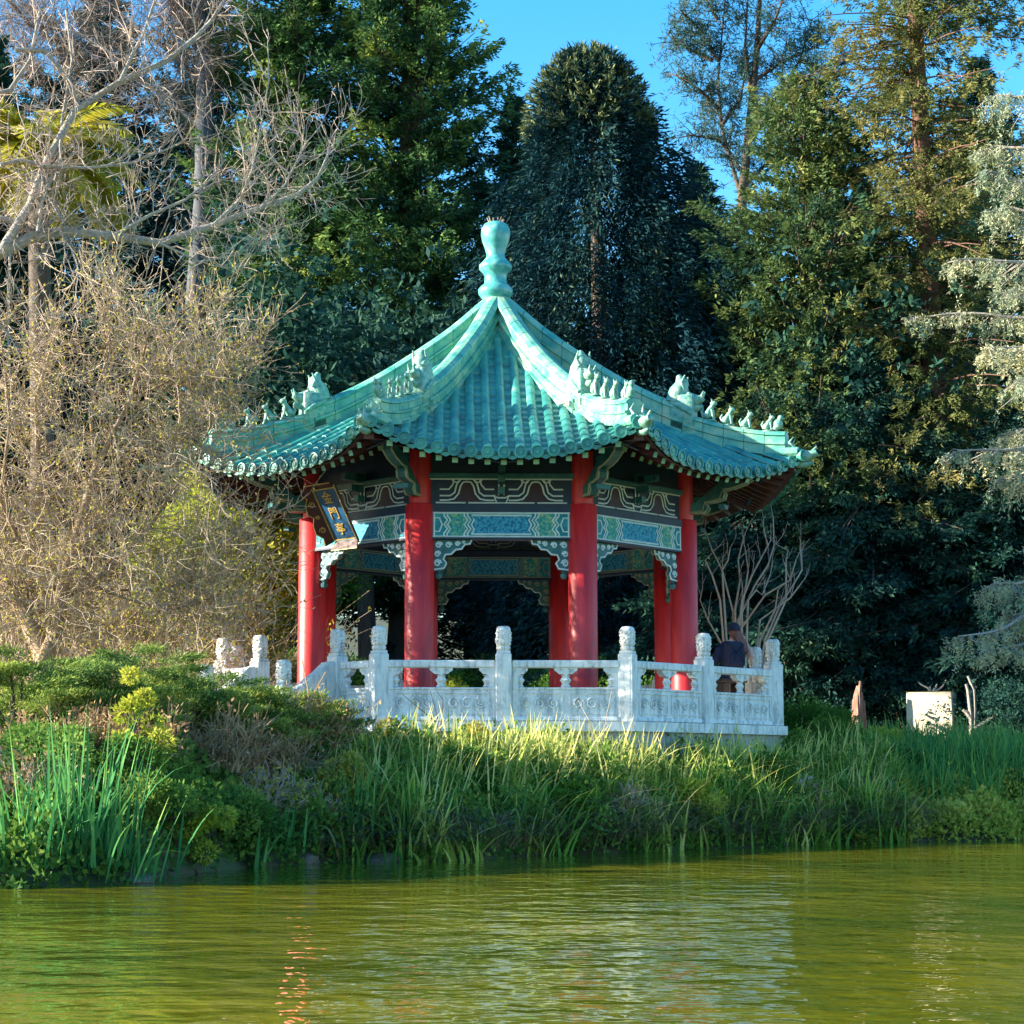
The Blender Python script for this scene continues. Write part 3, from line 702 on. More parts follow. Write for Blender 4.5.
for i in range(46):
    a_ = RS.uniform(-.3, 1.0)*PI; x0 = .06+.085*math.cos(a_); y0 = .04-.09*abs(math.sin(a_))*1.0
    e = RS.uniform(-.02, .02); hr.tube([[x0, y0, 1.25], [x0+.02+e, y0-.03, 1.13], [.11+e*2+.05*math.cos(a_), -.11, 1.02], [.12+e*2+.04*math.cos(a_), -.13, RS.uniform(.84, .92)]], [.018, .020, .019, .005], 5)
hr.build('hair', M_hair, per, True)
cpm = MB(); cpm.ell((.055, .035, 1.265), (.098, .115, .105), 12); cpm.lathe([(.095, 0), (.104, .01), (.104, .045), (.095, .055)], 18, (.055, .035, 1.225), sy=1.15)
cpm.build('knit_cap', M_cap, per, True)
bkp = MB(); bkp.bbox((-.1, -.20, .83), (.34, .17, .42), .05); bkp.bbox((-.1, -.30, .74), (.26, .06, .20), .02)
bo = tag(bkp.build('backpack', M_pack, None, False), 'dark navy backpack on the back of the person behind the rail', 'backpack')
bo.location = (pc[0], pc[1], FLOOR+.26); bo.rotation_euler.z = R(25)
sb = MB()
for s in (-1, 1): sb.tube([[-.1+s*.11, -.29, .98], [-.1+s*.05, -.30, .90], [-.1-s*.05, -.335, .80], [-.1-s*.1, -.335, .70]], .012, 6)
sb.build('strap', M_cap, bo)
bench = MB(); bench.bbox((0, .10, .67), (.46, .34, .07), .015); bench.box((-.15, .10, .315), (.10, .28, .63)); bench.box((.15, .10, .315), (.10, .28, .63))
bn = tag(bench.build('wooden_bench', M_bark), 'dark wooden bench under the seated person inside the rail', 'bench'); bn.location = (pc[0], pc[1], FLOOR+.01); bn.rotation_euler.z = R(25)
#VEG
# ------------------------------------------------------------------ foliage materials
L_dark = leaf('dark_evergreen_leaf', [(.008, .034, .036), (.015, .055, .050), (.03, .085, .055), (.075, .14, .05)], .25, .35)  # blue-teal tone of trees in shade is put into the leaf colour
L_redw = leaf('redwood_leaf', [(.010, .045, .036), (.024, .080, .045), (.10, .19, .05), (.44, .48, .10)], .25, .30)  # yellow last stop paints sunlit tufts into the leaf colour
L_olive = leaf('olive_conifer_leaf', [(.012, .045, .04), (.03, .08, .045), (.12, .17, .05), (.36, .33, .10)], .3, .35)
L_goldcon = leaf('golden_conifer_leaf', [(.03, .06, .03), (.08, .11, .035), (.20, .19, .06), (.36, .28, .11)], .3, .35)
L_blue = leaf('blue_cedar_leaf', [(.10, .18, .15), (.22, .29, .20), (.46, .45, .27), (.68, .59, .34)], .2, .8)  # cream stops paint sunlit boughs into the leaf colour
L_weep = leaf('dome_tree_leaf', [(.006, .026, .036), (.011, .042, .052), (.024, .065, .058), (.30, .32, .12)], .1, .6, mixn=.2, rough=.8, spec=.03)  # dark stops hold the blue shade, last stop the sunlit gold of the top
L_wispy = leaf('wispy_leaf', [(.03, .07, .07), (.05, .11, .09), (.09, .15, .09)], .35, .5)
L_shrub = leaf('shrub_leaf', [(.02, .06, .02), (.05, .13, .025), (.12, .24, .03), (.24, .34, .05)], .35, .8)
L_yellow = leaf('yellow_green_leaf', [(.12, .20, .02), (.28, .34, .03), (.46, .46, .06), (.52, .44, .10)], .4, .9)
L_golden = leaf('golden_leaf', [(.14, .16, .03), (.32, .31, .05), (.50, .42, .08), (.50, .36, .12)], .4, .7)
L_juniper = leaf('juniper_leaf', [(.02, .065, .03), (.07, .14, .035), (.26, .33, .06), (.48, .48, .10)], .3, 1.3)
L_ivy = leaf('bank_leaf', [(.03, .08, .02), (.07, .16, .03), (.16, .27, .045), (.36, .36, .09)], .35, .9)
L_dry = leaf('dry_leaf', [(.10, .06, .03), (.22, .13, .06), (.36, .24, .11), (.42, .30, .18)], .3, 1.1)
L_palm = leaf('palm_leaf', [(.12, .15, .02), (.30, .32, .03), (.50, .44, .05), (.55, .46, .10)], .35, .9)
L_reed = leaf('reed_leaf', [(.045, .15, .035), (.14, .31, .05), (.46, .52, .10), (.80, .68, .30)], .35, .8, mixn=.25)
L_iris = leaf('iris_leaf', [(.03, .13, .05), (.07, .26, .08), (.24, .42, .09), (.56, .56, .20)], .3, .8, mixn=.25)
L_grass = leaf('lawn_grass', [(.05, .14, .015), (.12, .26, .02), (.26, .40, .03)], .4, .5)
L_haze = leaf('far_dark_leaf', [(.008, .032, .040), (.016, .052, .055), (.03, .08, .06)], .2, .3)

def trunk_mb(H, r, lean=(0, 0), n=10, wob=.15, r_top=.04, seed=0):
    rs = np.random.RandomState(seed); mb = MB(); k = 12; t_ = np.linspace(0, 1, k)
    P = np.stack([lean[0]*t_+np.cumsum(rs.normal(0, wob/k, k)), lean[1]*t_+np.cumsum(rs.normal(0, wob/k, k)), -1.0+t_*(H+1)], 1)
    rad = r*(1-t_)**.8+r_top; rad[0] *= 1.35
    mb.tube(P, rad, n); return mb, P
def sprays(mb, C, D, q, L, W, spread, rnd, down=0, flat=0):
    """q leaves fanning from every spray centre C along D"""
    N = len(C); C = np.repeat(C, q, 0); D = np.repeat(unit(D), q, 0); r_ = np.repeat(rnd, q)+RS.uniform(-.12, .12, N*q)
    d = D+RS.normal(size=(N*q, 3))*spread*np.array([1, 1, 1-flat]); d[:, 2] -= down
    P = C+RS.normal(size=(N*q, 3))*np.array([1, 1, 1-flat*.7])*L*.35
    cards(mb, P, d, L*RS.uniform(.6, 1.25, N*q), W*RS.uniform(.7, 1.3, N*q), np.clip(r_, 0, 1))
def conifer(name, base, H, Rad, label, cat='tree', leafm=None, bark=None, z0=.08, nb=260, droop=.25, prof=None, q=5, L=.24, W=.07, dens=1.0, trunk_r=.35, seed=1, upturn=.3, spread=.5, width=.34, group=None, lean=(0, 0), loose=0., branch_r=.03, top=1.0, sp=.7):
    L *= .72; W *= .56; q = int(q*1.8)
    rs = np.random.RandomState(seed); root = empty(name, base, label, cat, group)
    mb, P = trunk_mb(H, trunk_r, lean, seed=seed); mb_t = mb
    prof = prof or (lambda t: (1-t)**.75*(.55+.45*min(1, t/.15+.3)))
    CC, DD, RR = [], [], []; B0, B1, BR = [], [], []
    lob = rs.uniform(0, 2*PI, 4)
    for i in range(nb):
        t_ = z0+(top-z0)*((i+rs.uniform(0, 1))/nb)**.92; az = rs.uniform(0, 2*PI)
        L_ = Rad*prof(t_)*rs.uniform(.62, 1.12)*(1+.16*math.sin(3*az+lob[0])+.14*math.sin(t_*34+lob[1]+az))
        if L_ < .15: L_ = .15
        h = t_*H; org = np.array([np.interp(h, P[:, 2], P[:, 0]), np.interp(h, P[:, 2], P[:, 1]), h])
        m_ = max(3, int(L_*7*dens)); s = (np.arange(m_)+rs.uniform(.2, .8, m_))/m_
        s = s**sp
        d = np.array([math.cos(az), math.sin(az), 0]); rise = rs.uniform(-.1, .35)*(1 if t_ < .9 else 2.5)
        zz = L_*(rise*s-droop*s**2*1.6+upturn*s**3*.8)
        pts = org+d*(s*L_)[:, None]+np.array([0, 0, 1.])*zz[:, None]
        side = np.array([-d[1], d[0], 0]); wv = width*L_*(1-s*.75)
        off = rs.uniform(-1, 1, m_)*wv
        pts2 = pts+side*off[:, None]; pts2[:, 2] -= np.abs(off)*.25+rs.uniform(0, loose, m_)
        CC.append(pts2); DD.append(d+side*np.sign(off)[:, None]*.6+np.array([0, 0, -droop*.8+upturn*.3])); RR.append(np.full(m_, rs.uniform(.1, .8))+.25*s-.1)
        if L_ > .6:
            kk = 4; ss = np.linspace(0, .9, kk+1); zz2 = L_*(rise*ss-droop*ss**2*1.6+upturn*ss**3*.8); pp = org+d*(ss*L_)[:, None]+np.array([0, 0, 1.])*zz2[:, None]
            B0.append(pp[:-1]); B1.append(pp[1:]); BR.append(branch_r*(1-ss[:-1])*(.4+L_/Rad)+.006)
    if B0: segs(mb_t, np.concatenate(B0), np.concatenate(B1), np.concatenate(BR), np.concatenate(BR)*.75, 4)
    mb_t.build('trunk', bark or M_bark, root, True)
    cm_ = MB(); sprays(cm_, np.concatenate(CC), np.concatenate(DD), q, L, W, spread, np.concatenate(RR), down=droop*.4)
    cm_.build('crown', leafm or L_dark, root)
    return root
def broad(name, base, H, Rx, label, cat='tree', leafm=None, bark=None, nclump=60, per=420, L=.14, W=.08, crown0=.25, trunk_r=.25, seed=1, group=None, Ry=None, clump_r=.9, parts=True, flat=.75, leafname='crown'):
    rs = np.random.RandomState(seed); root = empty(name, base, label, cat, group); Ry = Ry or Rx
    L *= .6; W *= .58; per = int(per*2.3)
    c_ = MB(); CL = []
    for i in range(nclump):
        v = rs.normal(size=3); v /= np.linalg.norm(v); rr = rs.uniform(.45, 1)**.6
        cz = H*(crown0+(1-crown0)*(.5+.5*v[2]*rr)); c0 = np.array([v[0]*rr*Rx, v[1]*rr*Ry, cz]); CL.append(c0)
        cr_ = clump_r*rs.uniform(.55, 1.15); n_ = int(per*rs.uniform(.7, 1.3))
        u = unit(rs.normal(size=(n_, 3))); rad = rs.uniform(.3, 1, n_)**.5*cr_
        p = c0+u*rad[:, None]*np.array([1, 1, flat])
        dd = u+rs.normal(size=(n_, 3))*.5+np.array([0, 0, .1])
        cards(c_, p, dd, L*rs.uniform(.6, 1.3, n_), W*rs.uniform(.6, 1.3, n_), np.clip(rs.uniform(.1, .9)+rs.normal(0, .12, n_)+.12*(u[:, 2]), 0, 1))
    t_ = MB(); k = 6; top = H*(crown0+.45*(1-crown0))
    t_.tube([[rs.normal(0, .05)*j, rs.normal(0, .05)*j, -.5+(top+.5)*j/k] for j in range(k+1)], np.linspace(trunk_r*1.2, trunk_r*.4, k+1), 9)
    for c0 in CL[::2]:
        st0 = np.array([0, 0, H*crown0*rs.uniform(.5, 1.2)]); mid = (st0+c0)/2+rs.normal(0, .12, 3)
        t_.tube([st0, mid, c0], [trunk_r*.28, trunk_r*.18, .012], 5, cap=False)
    t_.build('trunk' if cat == 'tree' else 'stem', bark or M_bark, root, True); c_.build(leafname, leafm or L_dark, root)
    return root
def gp(px, Y, dz=0):
    x = at(px, 700, Y)[0]; return (float(x), Y, float(gz(x, Y))+dz)
def toppx(px, py, Y): return float(at(px, py, Y)[2])

# ---- the tall evergreens behind the pavilion
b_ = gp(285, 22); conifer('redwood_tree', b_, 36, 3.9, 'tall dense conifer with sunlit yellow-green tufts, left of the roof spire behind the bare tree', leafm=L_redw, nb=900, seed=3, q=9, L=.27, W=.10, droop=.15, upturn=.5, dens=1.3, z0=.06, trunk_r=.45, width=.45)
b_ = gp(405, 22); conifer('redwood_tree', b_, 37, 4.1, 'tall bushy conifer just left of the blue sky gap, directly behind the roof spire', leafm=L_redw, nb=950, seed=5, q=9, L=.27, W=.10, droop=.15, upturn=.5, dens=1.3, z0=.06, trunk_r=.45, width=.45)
# dome-headed weeping tree
def dome_tree():
    Y0 = 15.5; b = gp(618, Y0); H = toppx(592, 55, Y0)-b[2]
    root = empty('dome_topped_tree', b, 'dark dome-topped evergreen with hanging foliage, right of the roof spire below the sky', 'tree')
    tm, P = trunk_mb(H-1, .4, (-.5, 0), seed=9); tm.build('trunk', M_bark, root, True)
    c_ = MB(); rs = np.random.RandomState(4)
    def prof(h): # radius at depth below top
        return np.interp(h, [0, .3, 1, 2.2, 3.2, 4.2, 5, 7, 10, 14, 20], [.3, .8, 1.2, 1.65, 2.0, 2.6, 3.1, 3.4, 3.5, 3.4, 3.2])
    # strings
    N = 3000; h0 = rs.uniform(0, 1, N)**.85*15; az = rs.uniform(0, 2*PI, N)
    rr = prof(h0)*(.30+.70*rs.uniform(0, 1, N)**.45)*(1+.13*np.sin(az*5+h0*.9)+.10*np.sin(az*11+h0*1.7))
    ln = rs.uniform(.5, 2.2, N)*np.clip(h0/3, .12, 1)
    cx_ = np.interp(h0, [0, 4, 16], [-.65, -.3, 0])
    for k in range(11):
        f = k/10.; z = H-h0-ln*f; r_ = rr*(1+.05*np.sin(f*3))+.10*f*ln*.5
        p = np.stack([cx_+np.cos(az)*r_, np.sin(az)*r_, z], 1)
        out = np.stack([np.cos(az), np.sin(az), np.full(N, .25)-np.clip(h0/4, 0, 1)*.9], 1)
        for _ in range(6):
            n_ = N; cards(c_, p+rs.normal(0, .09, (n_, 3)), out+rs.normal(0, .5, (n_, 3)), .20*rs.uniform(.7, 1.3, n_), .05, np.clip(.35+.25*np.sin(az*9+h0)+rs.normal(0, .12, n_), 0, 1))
    # spiky tufts on the dome, coloured golden for its sunlit top
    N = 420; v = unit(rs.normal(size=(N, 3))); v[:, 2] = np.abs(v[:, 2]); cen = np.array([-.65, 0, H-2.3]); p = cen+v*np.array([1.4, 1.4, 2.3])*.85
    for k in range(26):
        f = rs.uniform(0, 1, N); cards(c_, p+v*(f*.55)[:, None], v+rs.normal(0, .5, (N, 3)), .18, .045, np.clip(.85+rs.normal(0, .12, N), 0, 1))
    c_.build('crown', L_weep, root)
dome_tree()
# sparse wispy tree against the sky
def wispy():
    Y0 = 27; b = gp(738, Y0); root = empty('wispy_tree', b, 'thin forked tree with feathery see-through crown against the blue sky', 'tree')
    tm = MB(); Pm = [np.array(b)*0+(at(x, y, Y0)-np.array(b)) for x, y in [(735, 700), (738, 400), (742, 200), (752, 100), (757, 50), (762, -40)]]
    tm.tube(Pm, [.30, .24, .16, .12, .10, .05], 8)
    tips = []
    L_ = [[(742, 200), (722, 130), (718, 80), (725, 0)], [(745, 150), (770, 110), (800, 60), (812, 20)], [(752, 100), (745, 50), (748, -10)], [(740, 170), (720, 140), (690, 135)], [(755, 80), (785, 60), (830, 40)], [(720, 110), (700, 90), (675, 75)], [(718, 60), (700, 30), (680, 10)], [(757, 50), (775, 20), (790, -20)], [(741, 190), (765, 165), (785, 160)], [(800, 60), (830, 70), (850, 60)], [(722, 125), (740, 100), (748, 60)], [(718, 20), (700, -10)], [(712, 60), (690, 50), (668, 35)]]
    rs = np.random.RandomState(8)
    for l_ in L_:
        pts = [at(x, y, Y0+rs.uniform(-1, 1))-np.array(b) for x, y in l_]; pts[0] = at(*l_[0], Y0)-np.array(b)
        tm.tube(pts, np.linspace(.08, .02, len(pts)), 6); tips += [(pts[i]+(pts[i+1]-pts[i])*f) for i in range(len(pts)-1) for f in np.linspace(.3, 1, 6)]
    S0, S1, F_ = [], [], []
    for p in tips:
        for _ in range(4):
            d = unit(rs.normal(size=3)+np.array([0, 0, .3])); e = p+d*rs.uniform(.4, 1.1); S0.append(p); S1.append(e); F_.append(e); F_.append((p+e)/2)
    segs(tm, S0, S1, .018, .008, 3); tm.build('trunk', M_bark, root, True)
    c_ = MB(); F_ = np.array(F_); sprays(c_, F_, rs.normal(size=F_.shape)+np.array([0, 0, .2]), 15, .22, .030, .8, rs.uniform(.2, .9, len(F_))); c_.build('crown', L_wispy, root)
wispy()
b_ = gp(818, 13); conifer('conifer', b_, toppx(822, 78, 13)-b_[2], 3.6, 'dark conifer with scattered sunlit patches right of the dome-topped tree', leafm=L_olive, nb=560, seed=12, q=9, L=.23, W=.085, droop=.1, upturn=.4, dens=1.25, z0=.03, prof=lambda t: min(1, (1-t)*3.2+.05)**.8*(.8+.2*math.sin(t*22)), width=.5)
b_ = gp(706, 20); conifer('conifer', b_, toppx(704, 165, 20)-b_[2], 3.5, 'blackish conifer between dome-topped tree and the patchy sunlit conifer', leafm=L_dark, nb=480, seed=14, q=9, L=.27, W=.1, droop=.1, upturn=.4, dens=1.2, z0=.03, prof=lambda t: min(1, (1-t)*1.4)**.8, width=.5)
# big redwood on the right with bare red trunk
b_ = gp(952, 11.5); rt = conifer('redwood_tree', b_, 30, 3.7, 'big redwood at right with rust-red trunk and sparse golden branches', leafm=L_goldcon, bark=M_redbark, nb=400, seed=21, q=12, L=.20, W=.06, droop=.25, upturn=.15, dens=1.35, z0=.16, trunk_r=.30, prof=lambda t: .62+.38*(1-t), width=.34, branch_r=.022, lean=(-.6, 0), loose=.5, sp=1.25)
# dark evergreens filling the back
k = 0
for px, Y0, py, Rr, lab, kw in [(75, 26, -60, 4.2, 'dark evergreen behind the palm fronds at the far upper left', {}), (188, 30, -80, 3.6, 'dark evergreen between the grey trunk and the left tall conifer', {}),
        (512, 23, 100, 3.4, 'low-topped dark evergreen between the bushy conifer and the dome-topped tree', {}), (880, 26, 185, 3.6, 'dark evergreen behind the rust-red redwood, its top below the sky', {}),
        (1000, 22, 60, 3.6, 'dark evergreen behind the pale cedar at the right edge', {}), (650, 30, 200, 3.2, 'dark evergreen hidden behind the dome-topped tree', {}), (-30, 17, 40, 3.4, 'dark evergreen at the left edge behind the bare limbs', {})]:
    b_ = gp(px, Y0); conifer('evergreen_tree', b_, toppx(px, py, Y0)-b_[2], Rr, lab, leafm=L_haze if k < 2 else L_dark, nb=430, seed=30+k, q=13, L=.28, W=.105, droop=.1, upturn=.4, dens=1.0, z0=.03, prof=lambda t: min(1, (1-t)*1.6)**.8, width=.5, group='dark evergreens at the back'); k += 1
# lower dark trees filling beneath the crowns
for i, (px, Y0, py, Rx, lab) in enumerate([(880, 11, 340, 2.3, 'dark spreading evergreen right of the pavilion above the cream stone block'), (760, 12, 430, 2.2, 'dark conifer right behind the bare pruned shrub'), (1015, 10, 400, 2.2, 'dark conifer under the cedar at the right edge'),
        (270, 12, 430, 1.9, 'dark green tree behind the left pavilion columns'), (215, 3.6, 445, 1.3, 'bushy tree with pale yellow-green leaves left of the pavilion roof corner'), (640, 22, 420, 3.0, 'dark tree seen above the right side of the roof'), (470, 24, 400, 3.2, 'dark conifer seen through the middle of the pavilion'), (100, 16, 330, 3.0, 'dark tree behind the golden twiggy tree')]):
    b_ = gp(px, Y0); H_ = toppx(px, py, Y0)-b_[2]
    if i in (3, 4): broad('leafy_tree', b_, H_, Rx, lab, leafm=[L_shrub, L_yellow][i-3], nclump=[46, 34][i-3], per=430, L=.19, W=.10, crown0=[.38, .25][i-3], trunk_r=.22, seed=50+i, clump_r=1.0, group='trees around the pavilion')
    else: conifer('conifer', b_, H_, Rx*1.5, lab, leafm=L_dark, nb=300, seed=50+i, q=9, L=.27, W=.10, droop=.42, upturn=.35, dens=1.3, z0=[.04, .04, .04, 0, 0, .3, .36, .1][i], trunk_r=.2, prof=lambda t: min(1, (1-t)*1.5+.05)**.8, width=.45, group='trees around the pavilion')
# trunks seen between the columns
for i, (px, Y0) in enumerate([(372, 16), (482, 19), (268, 8.5), (878, 12), (640, 17)]):
    b_ = gp(px, Y0); root = empty('bare_trunk_tree', b_, ['dark tree trunk seen between the two left pavilion columns', 'dark tree trunk seen through the middle of the pavilion', 'dark tree trunk rising behind the left stone posts', 'dark straight tree trunk left of the reddish stump', 'dark tree trunk seen between the right columns'][i], 'tree', 'dark trunks behind the pavilion')
    tm, P = trunk_mb(9, .26, (RS.uniform(-.6, .6), 0), seed=70+i); tm.build('trunk', M_bark, root, True)
    c_ = MB(); n_ = 500; p = RS.normal(size=(n_, 3))*np.array([1.3, 1.1, 1.1])+np.array([0, 0, 8.6]); sprays(c_, p, RS.normal(size=(n_, 3)), 12, .24, .11, .8, RS.uniform(.1, .8, n_)); c_.build('crown', L_dark, root)
# shrubs on the slope behind
labs = ['dark glossy shrub', 'low bright green shrub', 'rounded mid-green shrub', 'leafy dark green bush']
for i, (px, Y0, h, rx, mt) in enumerate([(60, 5, 1.9, 1.4, L_golden), (170, 4, 1.6, 1.3, L_golden), (225, 6.5, 2.2, 1.2, L_shrub), (300, 10.5, 2.0, 1.4, L_shrub), (350, 10.5, 1.8, 1.4, L_shrub), (430, 11, 1.2, 1.5, L_yellow), (500, 12, 1.7, 1.5, L_shrub), (545, 11.0, 1.5, 1.3, L_dark), (600, 10.5, 1.8, 1.4, L_shrub), (650, 11.5, 1.8, 1.4, L_shrub), (705, 11.5, 1.5, 1.2, L_dark), (770, 11.3, 1.5, 1.2, L_dark), (806, 5, .9, .8, L_shrub), (850, 12, 1.7, 1.5, L_dark), (925, 11, 1.8, 1.4, L_dark), (985, 9, 1.7, 1.5, L_dark), (1040, 7, 1.8, 1.4, L_dark)]):
    where = ['at the left edge behind the golden tree', 'under the golden twiggy tree', 'left of the stone newel posts', 'behind the leftmost red column', 'between the two left columns', 'glowing in sun behind the front-left column', 'in the middle view through the pavilion', 'left of the back-right column', 'behind the front-right column', 'between the right-hand columns', 'behind the pruned bare shrub', 'right of the seated person, deep in shade', 'low beside the right corner of the terrace', 'behind the reddish stump', 'behind the cream stone block', 'behind the dead branches at right', 'at the right edge under the blue cedar bough'][i]
    b_ = gp(px, Y0, -.1)
    broad('shrub', b_, h, rx, ('bush with green leaves ' if mt is L_shrub else 'dark leafy bush ' if mt is L_dark else 'yellow-leaved bush ')+where, cat='shrub', leafm=mt, nclump=26, per=230, L=.13, W=.075, crown0=.05, trunk_r=.05, seed=90+i, clump_r=.55, group='shrubs on the slope behind the pavilion', leafname='foliage')
# lawn patch on the slope
gm = MB(); n_ = 26000; x = RS.uniform(-8, 6, n_); y = RS.uniform(12, 30, n_); z = gz(x, y); cards(gm, np.stack([x, y, z], 1), np.stack([RS.normal(0, .35, n_), RS.normal(0, .35, n_), np.ones(n_)], 1), .16, .03, RS.uniform(.2, 1, n_))
tag(gm.build('lawn_grass', L_grass), 'bright green grass on the slope seen through the pavilion', 'grass', kind='stuff')

# ------------------------------------------------------------------ bare branching
def grow(S, p, d, L, r, lev, rs, nmin=2, nmax=4, up=.15, curl=.35, shrink=.68, ang=.6):
    """recursive bare branch; S collects (p0,p1,r0,r1)"""
    k = 4 if lev > 0 else 3; step = L/k; pts = [p]
    for i in range(k):
        d = unit(d+rs.normal(size=3)*curl*.35+np.array([0, 0, up*.3])); q_ = p+d*step; r2 = r*(1-.45*(i+1)/k)
        S.append((p, q_, r*(1-.45*i/k), r2)); p = q_; pts.append((p, d, r2))
    if lev <= 0: return
    for j in range(rs.randint(nmin, nmax+1)):
        i = rs.randint(1, k+1); pp, dd, rr = pts[i]
        nd = unit(dd+rs.normal(size=3)*ang+np.array([0, 0, up])); grow(S, pp, nd, L*shrink*rs.uniform(.7, 1.15), rr*.62, lev-1, rs, nmin, nmax, up, curl, shrink, ang)
    pp, dd, rr = pts[-1]; grow(S, pp, dd, L*shrink, rr*.85, lev-1, rs, nmin, nmax, up, curl, shrink, ang)
def seg_build(S, thick=.02):
    mb = MB(); P0 = np.array([s[0] for s in S]); P1 = np.array([s[1] for s in S]); r0 = np.array([s[2] for s in S]); r1 = np.array([s[3] for s in S])
    P1 = P1+(P1-P0)*.04
    big = r0 > thick
    if big.any(): segs(mb, P0[big], P1[big], r0[big], r1[big], 7)
    segs(mb, P0[~big], P1[~big], np.maximum(r0[~big], .0045), np.maximum(r1[~big], .004), 3)
    return mb
# large bare tree at upper left: trunk just outside the frame
def big_bare():
    Y0 = .5; b = np.array([-9.2, Y0, float(gz(-9.2, Y0))-.2]); root = empty('bare_tree', b, 'large leafless tree with thick pale limbs sweeping in from the upper left', 'tree')
    rs = np.random.RandomState(5); tm = MB()
    def W(l_, dy=0): return [at(x, y, Y0+dy+(i*.12)*(1 if dy >= 0 else -1))-b for i, (x, y) in enumerate(l_)]
    j = at(-45, 275, Y0)-b
    tm.tube([[0, 0, 0], [.1, 0, 2.5], [.3, 0, 5.5], j*np.array([.6, 1, .93]), j], [.34, .28, .24, .2, .17], 10)
    limbs = [([(-45, 275), (0, 253), (34, 236), (68, 232), (113, 236), (160, 243), (212, 226), (260, 208), (297, 195), (318, 178), (330, 150)], .13, .02),
             ([(-45, 275), (-10, 215), (15, 222), (40, 235)], .08, .05),
             ([(0, 253), (30, 205), (45, 165), (75, 110), (120, 82), (165, 62), (195, 38), (212, 20), (225, 0), (232, -20)], .085, .02),
             ([(120, 82), (132, 55), (143, 35), (155, 0)], .04, .02), ([(15, 50), (45, 50), (68, 80), (78, 105)], .045, .05),
             ([(40, 166), (90, 168), (130, 163), (165, 150), (185, 140)], .035, .012), ([(0, 165), (20, 160), (45, 165)], .04, .03), ([(38, 232), (42, 200), (60, 160), (62, 120), (72, 60), (66, 10)], .04, .015),
             ([(60, 232), (72, 250), (62, 220), (45, 190)], .03, .02), ([(113, 236), (150, 215), (185, 200), (210, 180), (225, 160)], .035, .012), ([(212, 226), (240, 200), (252, 170), (262, 120), (270, 75)], .03, .008),
             ([(260, 208), (285, 185), (300, 155), (305, 125)], .025, .008), ([(-30, 100), (10, 90), (30, 60), (40, 10)], .05, .02), ([(160, 243), (200, 262), (235, 255), (262, 230), (270, 245)], .025, .008), ([(10, 253), (8, 330), (12, 420)], .025, .015)]
    S = []
    for l_, r0, r1 in limbs:
        P = np.array(W(l_)); rad = np.linspace(r0, r1, len(P)); tm.tube(P, rad, 8)
        for i in range(len(P)-1):
            n_ = 5 if r0 > .03 else 6
            for _ in range(n_):
                f = rs.uniform(0, 1); p = P[i]+(P[i+1]-P[i])*f; dd = unit(P[i+1]-P[i])
                nd = unit(dd*.5+rs.normal(size=3)*.75+np.array([.1, 0, rs.choice([.5, -.5, .4])]))
                grow(S, p, nd, rs.uniform(.35, .9), rs.uniform(.009, .018), 2, rs, 2, 3, .12, .5, .66, .75)
    tm.build('trunk', M_palebark, root, True); seg_build(S).build('twigs', M_twig, root)
big_bare()
# golden twiggy tree at left
def golden():
    Y0 = -4.2; b = at(44, 668, Y0); b[2] = float(gz(b[0], Y0))-.1
    root = empty('bare_tree', b, 'forked leafless tree with a dense haze of golden-brown twigs left of the pavilion', 'tree'); rs = np.random.RandomState(15); tm = MB(); S = []
    def W(l_, dy): return np.array([at(x, y, Y0+dy*i/len(l_))-b for i, (x, y) in enumerate(l_)])
    stems = [([(46, 675), (42, 650), (22, 610), (8, 585), (-25, 520), (-30, 430)], .17, .03, .4), ([(44, 660), (58, 630), (62, 590), (75, 540), (95, 470), (130, 400), (150, 330)], .13, .015, -.6), ([(44, 655), (35, 620), (28, 560), (40, 480), (35, 400), (60, 320)], .09, .015, .8),
             ([(60, 600), (90, 585), (140, 540), (180, 480), (215, 420)], .045, .01, -.8), ([(75, 540), (120, 510), (170, 450), (190, 400)], .035, .01, 1.), ([(95, 470), (90, 410), (110, 350), (100, 300)], .03, .01, .6), ([(28, 560), (0, 500), (10, 420), (0, 330)], .04, .01, -1), ([(120, 590), (160, 590), (210, 575), (240, 540)], .02, .008, .4), ([(90, 585), (130, 600), (170, 610), (215, 600)], .02, .008, -.5), ([(130, 400), (170, 380), (205, 385), (235, 370)], .02, .008, -.9), ([(150, 330), (180, 320), (215, 345)], .015, .006, -.3)]
    for l_, r0, r1, dy in stems:
        P = W(l_, dy); tm.tube(P, np.linspace(r0, r1, len(P)), 8)
        for i in range(1, len(P)-1):
            for _ in range(22):
                f = rs.uniform(0, 1); p = P[i]+(P[i+1]-P[i])*f; nd = unit(unit(P[i+1]-P[i])*.5+rs.normal(size=3)*.8+np.array([.15, 0, .15]))
                grow(S, p, nd, rs.uniform(.45, .95), rs.uniform(.006, .011), 2, rs, 2, 4, .10, .6, .68, .85)
    tm.build('trunk', mat('tan_bark', [(.14, .09, .05), (.32, .22, .13), (.22, .15, .10)], 5, .85, .6, 14), root, True); seg_build(S).build('twigs', M_goldtwig, root)
    c_ = MB(); ids = rs.choice(len(S), 11000); p = np.array([S[i][1] for i in ids]); cards(c_, p, rs.normal(size=p.shape), .055, .03, rs.uniform(.2, 1, len(p))); c_.build('sparse_leaves', L_golden, root)
golden()
